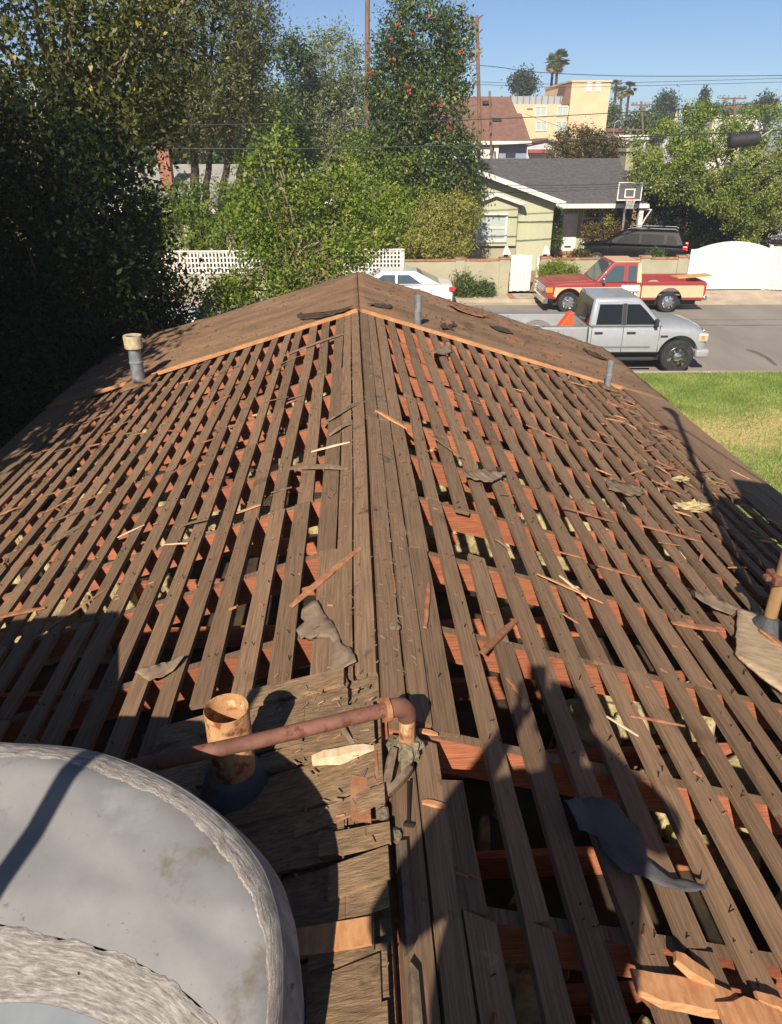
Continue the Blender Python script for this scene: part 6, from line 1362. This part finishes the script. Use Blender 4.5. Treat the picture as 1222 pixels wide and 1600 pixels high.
# big round tree on the right, dark hedge in its shade
tree('round_tree', 'big round clumpy green tree at the right behind the drive', 'tree', (at(1120, 380, 38.6).x, 38.6, .8), [bl(1045, 235, 36.5, 1.6, 1.5, 1.25), bl(1095, 210, 36.5, 1.3, 1.4, 1.2), bl(1125, 255, 36, 1.8, 1.5, 1.5), bl(1190, 230, 36.5, 1.9, 1.7, 1.6), bl(1205, 300, 35.5, 1.5, 1.3, 1.3), bl(1165, 335, 35.5, 1.0, 1.0, .9), bl(1010, 265, 36.5, .8, 1.0, .8), bl(1265, 270, 36, 1.8, 1.7, 2), bl(1120, 300, 36, 1.2, 1, .8), bl(1060, 285, 36.5, 1.3, 1.1, .7), bl(1175, 362, 35.2, .5, .5, .4)], 480, 130, .115, .165, LM['round'], 28, .3, limbs=14, shell=.12, bias=.5)
tree('shade_hedge', 'dark hedge in the shade under the round tree', 'hedge', (at(1070, 380, 37.4).x, 37.4, .85), [bl(1030, 345, 37.4, 1.3, .8, 1.5), bl(1075, 350, 37.4, 1.4, .8, 1.4), bl(1120, 350, 37.4, 1.4, .8, 1.4), bl(1165, 345, 37.4, 1.5, .8, 1.5), bl(1060, 300, 38, 2.0, .8, 1.0)], 620, 34, .18, .24, LM['dark'], 29, .06, limbs=4, bias=.2)
tree('brown_bush', 'brown green bushy tree behind the ridge of the olive house', 'tree', (at(920, 260, 50).x, 50, 1.0), [bl(900, 225, 50, 1.5, 1.2, .9), bl(940, 232, 50, 1.6, 1.2, .8), bl(885, 240, 50, 1.2, 1, .7), bl(965, 240, 50, 1.0, 1, .6)], 320, 30, .16, .2, LM['brown'], 30, .1, limbs=6)
# trees closing the view behind the grey roofed house
for i, (px, w) in enumerate(((215, 4.0), (300, 3.6), (400, 3.6), (475, 3.0))):
    tree('backyard_tree', ['dark backyard tree above the brick chimney', 'dark backyard tree behind the feathery tree stems, left one', 'dark backyard tree behind the feathery tree stems, right one', 'dark backyard tree behind the silvery tree'][i], 'tree', (at(px, 250, 56).x, 56, 1), [bl(px, 215, 56, w, 2, 2.2), bl(px-20, 190, 57, w*.6, 2, 2), bl(px+10, 245, 56, w, 2, 1.6)], 260, 30, .28, .4, LM['vine'], 80+i, .2, limbs=4, group='backyard trees', bias=.25)
# distant trees
def far_tree(px, py0, py1, wpx, Y, mat, label, seed, group='distant trees', name='distant_tree', nb=4, tall=False):
    a, b = at(px, py0, Y), at(px, py1, Y); hw = abs(at(px+wpx/2, py0, Y).x-a.x); rr = random.Random(seed); H = a.z-b.z
    if tall: blobs = [((a.x, Y, b.z+H*q), (hw*(1.05-q*.85), hw*(1.05-q*.85), H*.2)) for q in (.1, .3, .5, .7, .88)]
    else: blobs = [((a.x+rr.uniform(-.45, .45)*hw, Y+rr.uniform(-1, 1), b.z+H*rr.uniform(.3, .72)), (hw*.62, hw*.6, H*.3)) for _ in range(nb)]+[((a.x, Y, b.z+H*.45), (hw*.85, hw*.8, H*.45))]
    tree(name, label, 'tree', (a.x, Y, 1.5), blobs, 120 if not tall else 90, 26, .35*Y/100, .42*Y/100 if not tall else .2*Y/100, mat, seed, .2, limbs=4, group=group)
far_tree(821, 117, 152, 38, 105, LM['far_dark'], 'distant dark round tree above the orange building roof', 50)
far_tree(1040, 147, 190, 32, 120, LM['far_dark'], 'distant dark conifer left of the narrow pale building', 51)
far_tree(1098, 158, 182, 12, 120, LM['far_dark'], 'shorter spire of the pair of distant cypresses', 52, tall=True)
far_tree(1103, 140, 182, 14, 118, LM['far_dark'], 'taller spire of the pair of distant cypresses', 53, tall=True)
far_tree(1126, 165, 190, 30, 130, LM['far'], 'distant low green tree right of the cypresses', 54)
far_tree(1168, 168, 190, 36, 150, LM['far'], 'distant low green tree behind the white flat roof', 55)
far_tree(1204, 153, 195, 26, 110, LM['far_dark'], 'distant dark tree near the right edge behind the wires', 56)
far_tree(957, 160, 218, 30, 98, LM['far'], 'distant tree beside the orange tower', 57)
far_tree(1000, 172, 222, 60, 90, LM['far'], 'distant broad green tree below the palms', 58)
far_tree(1030, 185, 225, 40, 85, LM['vine'], 'distant deep green tree left of the round tree', 59)
for i, (px, w) in enumerate(((-700, 400), (-300, 300), (20, 260), (200, 200), (380, 160), (1330, 260), (1600, 340))):
    far_tree(px, 150, 250, w, 95, LM['far_dark'], ['far tree outside the left, farthest out', 'far tree outside the left', 'far tree behind the tangled tree', 'far tree behind the feathery tree, left one', 'far tree behind the feathery tree, right one', 'far tree outside the right', 'far tree outside the right, farthest out'][i], 60+i)
def palm(px, py, Y, wpx, label, seed, base=None):
    c = at(px, py, Y); r = abs(at(px+wpx/2, py, Y).x-c.x); rs = np.random.default_rng(seed); e = tag(empty('palm_tree', (c.x, Y, 1.5)), label, 'palm tree', 'fan palms on the skyline')
    m = MB(); limb(m, [(c.x+.25, Y, 1.4), (c.x+.1, Y, c.z*.5), (c.x, Y, c.z)], .24, .16, seed, 8, .03); wp(m.build('trunk', MAT['bark']), e)
    V = []; T = []
    for k in range(46):
        el = rs.uniform(-1.15, 1.1); az = rs.uniform(0, 6.28); d = np.array([math.cos(az)*math.cos(el), math.sin(az)*math.cos(el), math.sin(el)]); side_ = np.cross(d, [0, 0, 1.]); side_ /= np.linalg.norm(side_)+1e-6; upv = np.cross(side_, d)
        tp_ = np.array(c)+d*r*.5
        for q in range(9):
            a = (q-4)/4*1.1; dd = d*math.cos(a)+side_*math.sin(a); tip = tp_+dd*r*.55+np.array([0, 0, -r*.12]); wv = upv*.02*r+np.cross(dd, upv)*r*.055
            V += [tp_, tp_*.5+tip*.5+wv, tip, tp_*.5+tip*.5-wv]; T.append(.95 if el < -.55 else rs.uniform(.2, .7))
        wv = side_*.03*r; V += [np.array(c)-wv, tp_-wv, tp_+wv, np.array(c)+wv]; T.append(.5)
    V = np.array(V); wp(fast_mesh('crown', V, np.arange(len(V)).reshape(-1, 4), LM['palm'], tint=np.array(T)), e)
palm(872, 93, 108, 38, 'tall fan palm rising behind the orange building, right of the pair', 70)
palm(864, 98, 112, 30, 'fan palm partly hidden behind its taller neighbour above the orange building', 71)
palm(963, 133, 112, 24, 'fan palm right of the orange tower, leftmost of three', 72)
palm(972, 144, 118, 20, 'fan palm right of the orange tower, shortest of three', 73)
palm(984, 137, 110, 24, 'fan palm right of the orange tower, rightmost of three', 74)
palm(890, 134, 125, 12, 'small far palm peeping out left of the orange tower', 75)

# ------------------------------------------------------------------ poles and wires
MAT['pole_wood'] = pmat('utility_pole_wood', srgb(112, 86, 68), srgb(150, 120, 98), 6, (5, 5, .4), .95)
MAT['wire'] = plain('black_cable', (.02, .02, .022), .6)
def upole(px, ptop, pbot, Y, r, label, arms=(), stubs=0, seed=0, name='utility_pole'):
    t, b = at(px, ptop, Y), at(px, pbot, Y); e = tag(empty(name, (b.x, Y, yz(Y))), label, 'utility pole'); rr = random.Random(seed)
    H = t.z-yz(Y); m = MB(); m.tube([(0, 0, -.2), (0, 0, H*.5), (t.x-b.x, 0, H)], [r*1.15, r, r*.8], 10); m.build('pole', MAT['pole_wood'], e)
    for (dz, w, q) in arms:
        m = MB(); m.box((t.x-b.x-w, -.06, H-dz-.07), (t.x-b.x+w, .06, H-dz+.07)); a = m.build('crossarm', MAT['pole_wood'], e)
        for k in (-.9, -.45, .45, .9): m = MB(); m.lathe([(.05, .07), (.09, .12), (.06, .18), (.08, .24), (0, .28)], (t.x-b.x+w*k, 0, H-dz), 8); m.build('insulator', MAT['galv'], a)
    for k in range(stubs):
        z = H-rr.uniform(.1, 3.4); sd = rr.choice([-1, 1]); m = MB(); m.tube([(t.x-b.x, 0, z), (t.x-b.x+sd*.34, 0, z+rr.uniform(.1, .4))], [.07, .04], 6); m.build('stub', MAT['pole_wood'], e)
    return e
upole(575, -150, 260, 40, .13, 'tall wooden pole left of the flowering tree, running off the top')
upole(745, 24, 300, 46, .11, 'stubbed wooden pole with cut branches right of the flowering tree', stubs=9, seed=3)
upole(765, 142, 300, 52, .08, 'thin rusty brown pole in front of the brown roof')
upole(1002, 158, 260, 85, .13, 'pale utility pole with a crossarm above the olive house chimney', arms=((.35, 1.0, 0), (2.6, 1.1, 0)))
upole(1147, 152, 240, 80, .16, 'dark utility pole with two crossarms at the right', arms=((.1, 1.2, 0), (.8, .9, 0)))
upole(1186, 160, 230, 95, .08, 'thin far pole left of the dark tree at the right edge')
e = tag(empty('street_lamp', (at(958, 215, 90).x, 90, 1.5)), 'thin grey street lamp left of the pale utility pole', 'street lamp'); a = at(958, 189, 90)
m = MB(); m.tube([(0, 0, 0), (0, 0, a.z-1.7), (.3, 0, a.z-1.5), (1.0, 0, a.z-1.45)], .07, 8); m.build('pole', MAT['galv'], e); m = MB(); m.box((.8, -.15, a.z-1.52), (1.5, .15, a.z-1.38)); m.build('lamp_head', MAT['galv'], e, bevel=.03)
def wire(pts, Y, r, label):
    P_ = [at(px, py, Y+(0 if not isinstance(Y, tuple) else 0)) for px, py in pts]; out = []
    for i in range(len(P_)-1):
        p0 = P_[max(0, i-1)]; p1 = P_[i]; p2 = P_[i+1]; p3 = P_[min(len(P_)-1, i+2)]
        for q in range(8):
            t = q/8; out.append(.5*((2*p1)+(p2-p0)*t+(2*p0-5*p1+4*p2-p3)*t*t+(3*p1-p0-3*p2+p3)*t**3))
    out.append(P_[-1]); m = MB(); m.tube(out, r, 6); tag(m.build('overhead_wire', MAT['wire'], smooth=True), label, 'wire')
wire([(-400, 205), (230, 196), (460, 193), (680, 189), (950, 177), (1222, 158), (1700, 110)], 30.5, .016, 'overhead wire crossing below the roofline of the brown house, upper of the heavy pair')
wire([(-400, 238), (230, 233), (505, 232), (680, 228), (800, 226), (973, 215), (1222, 203), (1700, 172)], 30.2, .024, 'thick overhead cable carrying the black splice case')
wire([(560, 98), (745, 102), (830, 112), (920, 117), (1012, 119), (1222, 118), (1700, 112)], 46, .018, 'high thin wire from the stubbed pole to the right edge')
wire([(200, 118), (463, 125), (640, 127), (745, 128), (900, 131), (1300, 120)], 44, .012, 'faint high wire across the flowering tree, upper of a pair')
wire([(200, 124), (463, 131), (640, 132), (745, 132), (900, 136), (1300, 126)], 44, .012, 'faint high wire across the flowering tree, lower of a pair')
wire([(560, 282), (773, 289), (985, 286), (1222, 262), (1500, 235)], 33.0, .014, 'low wire in front of the grey roof, upper of three')
wire([(560, 288), (773, 294), (985, 290), (1222, 268), (1500, 240)], 33.2, .012, 'low wire in front of the grey roof, middle of three')
wire([(560, 294), (773, 301), (985, 293), (1222, 275), (1500, 246)], 33.4, .010, 'low wire in front of the grey roof, lowest of three')
wire([(820, 178), (900, 205), (1000, 222), (1300, 215)], 60, .014, 'thin wire sagging before the orange building')
# splice case slung on the thick cable
c0, c1 = at(1139, 221, 30.2), at(1186, 216, 30.2); e = tag(empty('splice_case', c0), 'black cylindrical splice case hanging from the thick cable', 'splice case')
d = c1-c0; m = MB(); m.tube([(0, 0, 0), d*.06, d*.94, d], [.17, .24, .24, .17], 16); auto_smooth(m.build('case', MAT['black_trim'], e))
for q in (.12, .5, .88): m = MB(); m.tube([d*(q-.015), d*(q+.015)], .255, 16); m.build('band', MAT['interior'], e)
m = MB(); m.tube([d*.2, d*.2+Vector((0, 0, .35))], .015, 6); m.tube([d*.8, d*.8+Vector((0, 0, .35))], .015, 6); m.tube([d, d+Vector((.45, 0, .3))], .03, 8); m.build('hanger', MAT['galv'], e)
# service drop from the mast, running back over the house
m = MB(); a = Vector((1.99, 3.1, 6.35)); b = Vector((5.5, -14, 7.6)); m.tube([a.lerp(b, q/10)-Vector((0, 0, .5*math.sin(math.pi*q/10))) for q in range(11)], .012, 6); tag(m.build('service_wire', MAT['wire']), 'service wire running back from the mast head over the house', 'wire')
# ------------------------------------------------------------------ light haze in the air
m = MB(); m.box((-420, -60, -1.3), (460, 520, 19)); hz = m.build('haze', None); hz['kind'] = 'stuff'
hm = bpy.data.materials.new('haze_air'); hm.use_nodes = True; hn = hm.node_tree.nodes; hn.remove(hn['Principled BSDF'])
pv = hn.new('ShaderNodeVolumePrincipled'); pv.inputs['Color'].default_value = (.86, .90, .96, 1); pv.inputs['Density'].default_value = .0014; pv.inputs['Anisotropy'].default_value = .2
hm.node_tree.links.new(pv.outputs[0], hn['Material Output'].inputs['Volume']); hz.data.materials.append(hm); hz.display_type = 'WIRE'
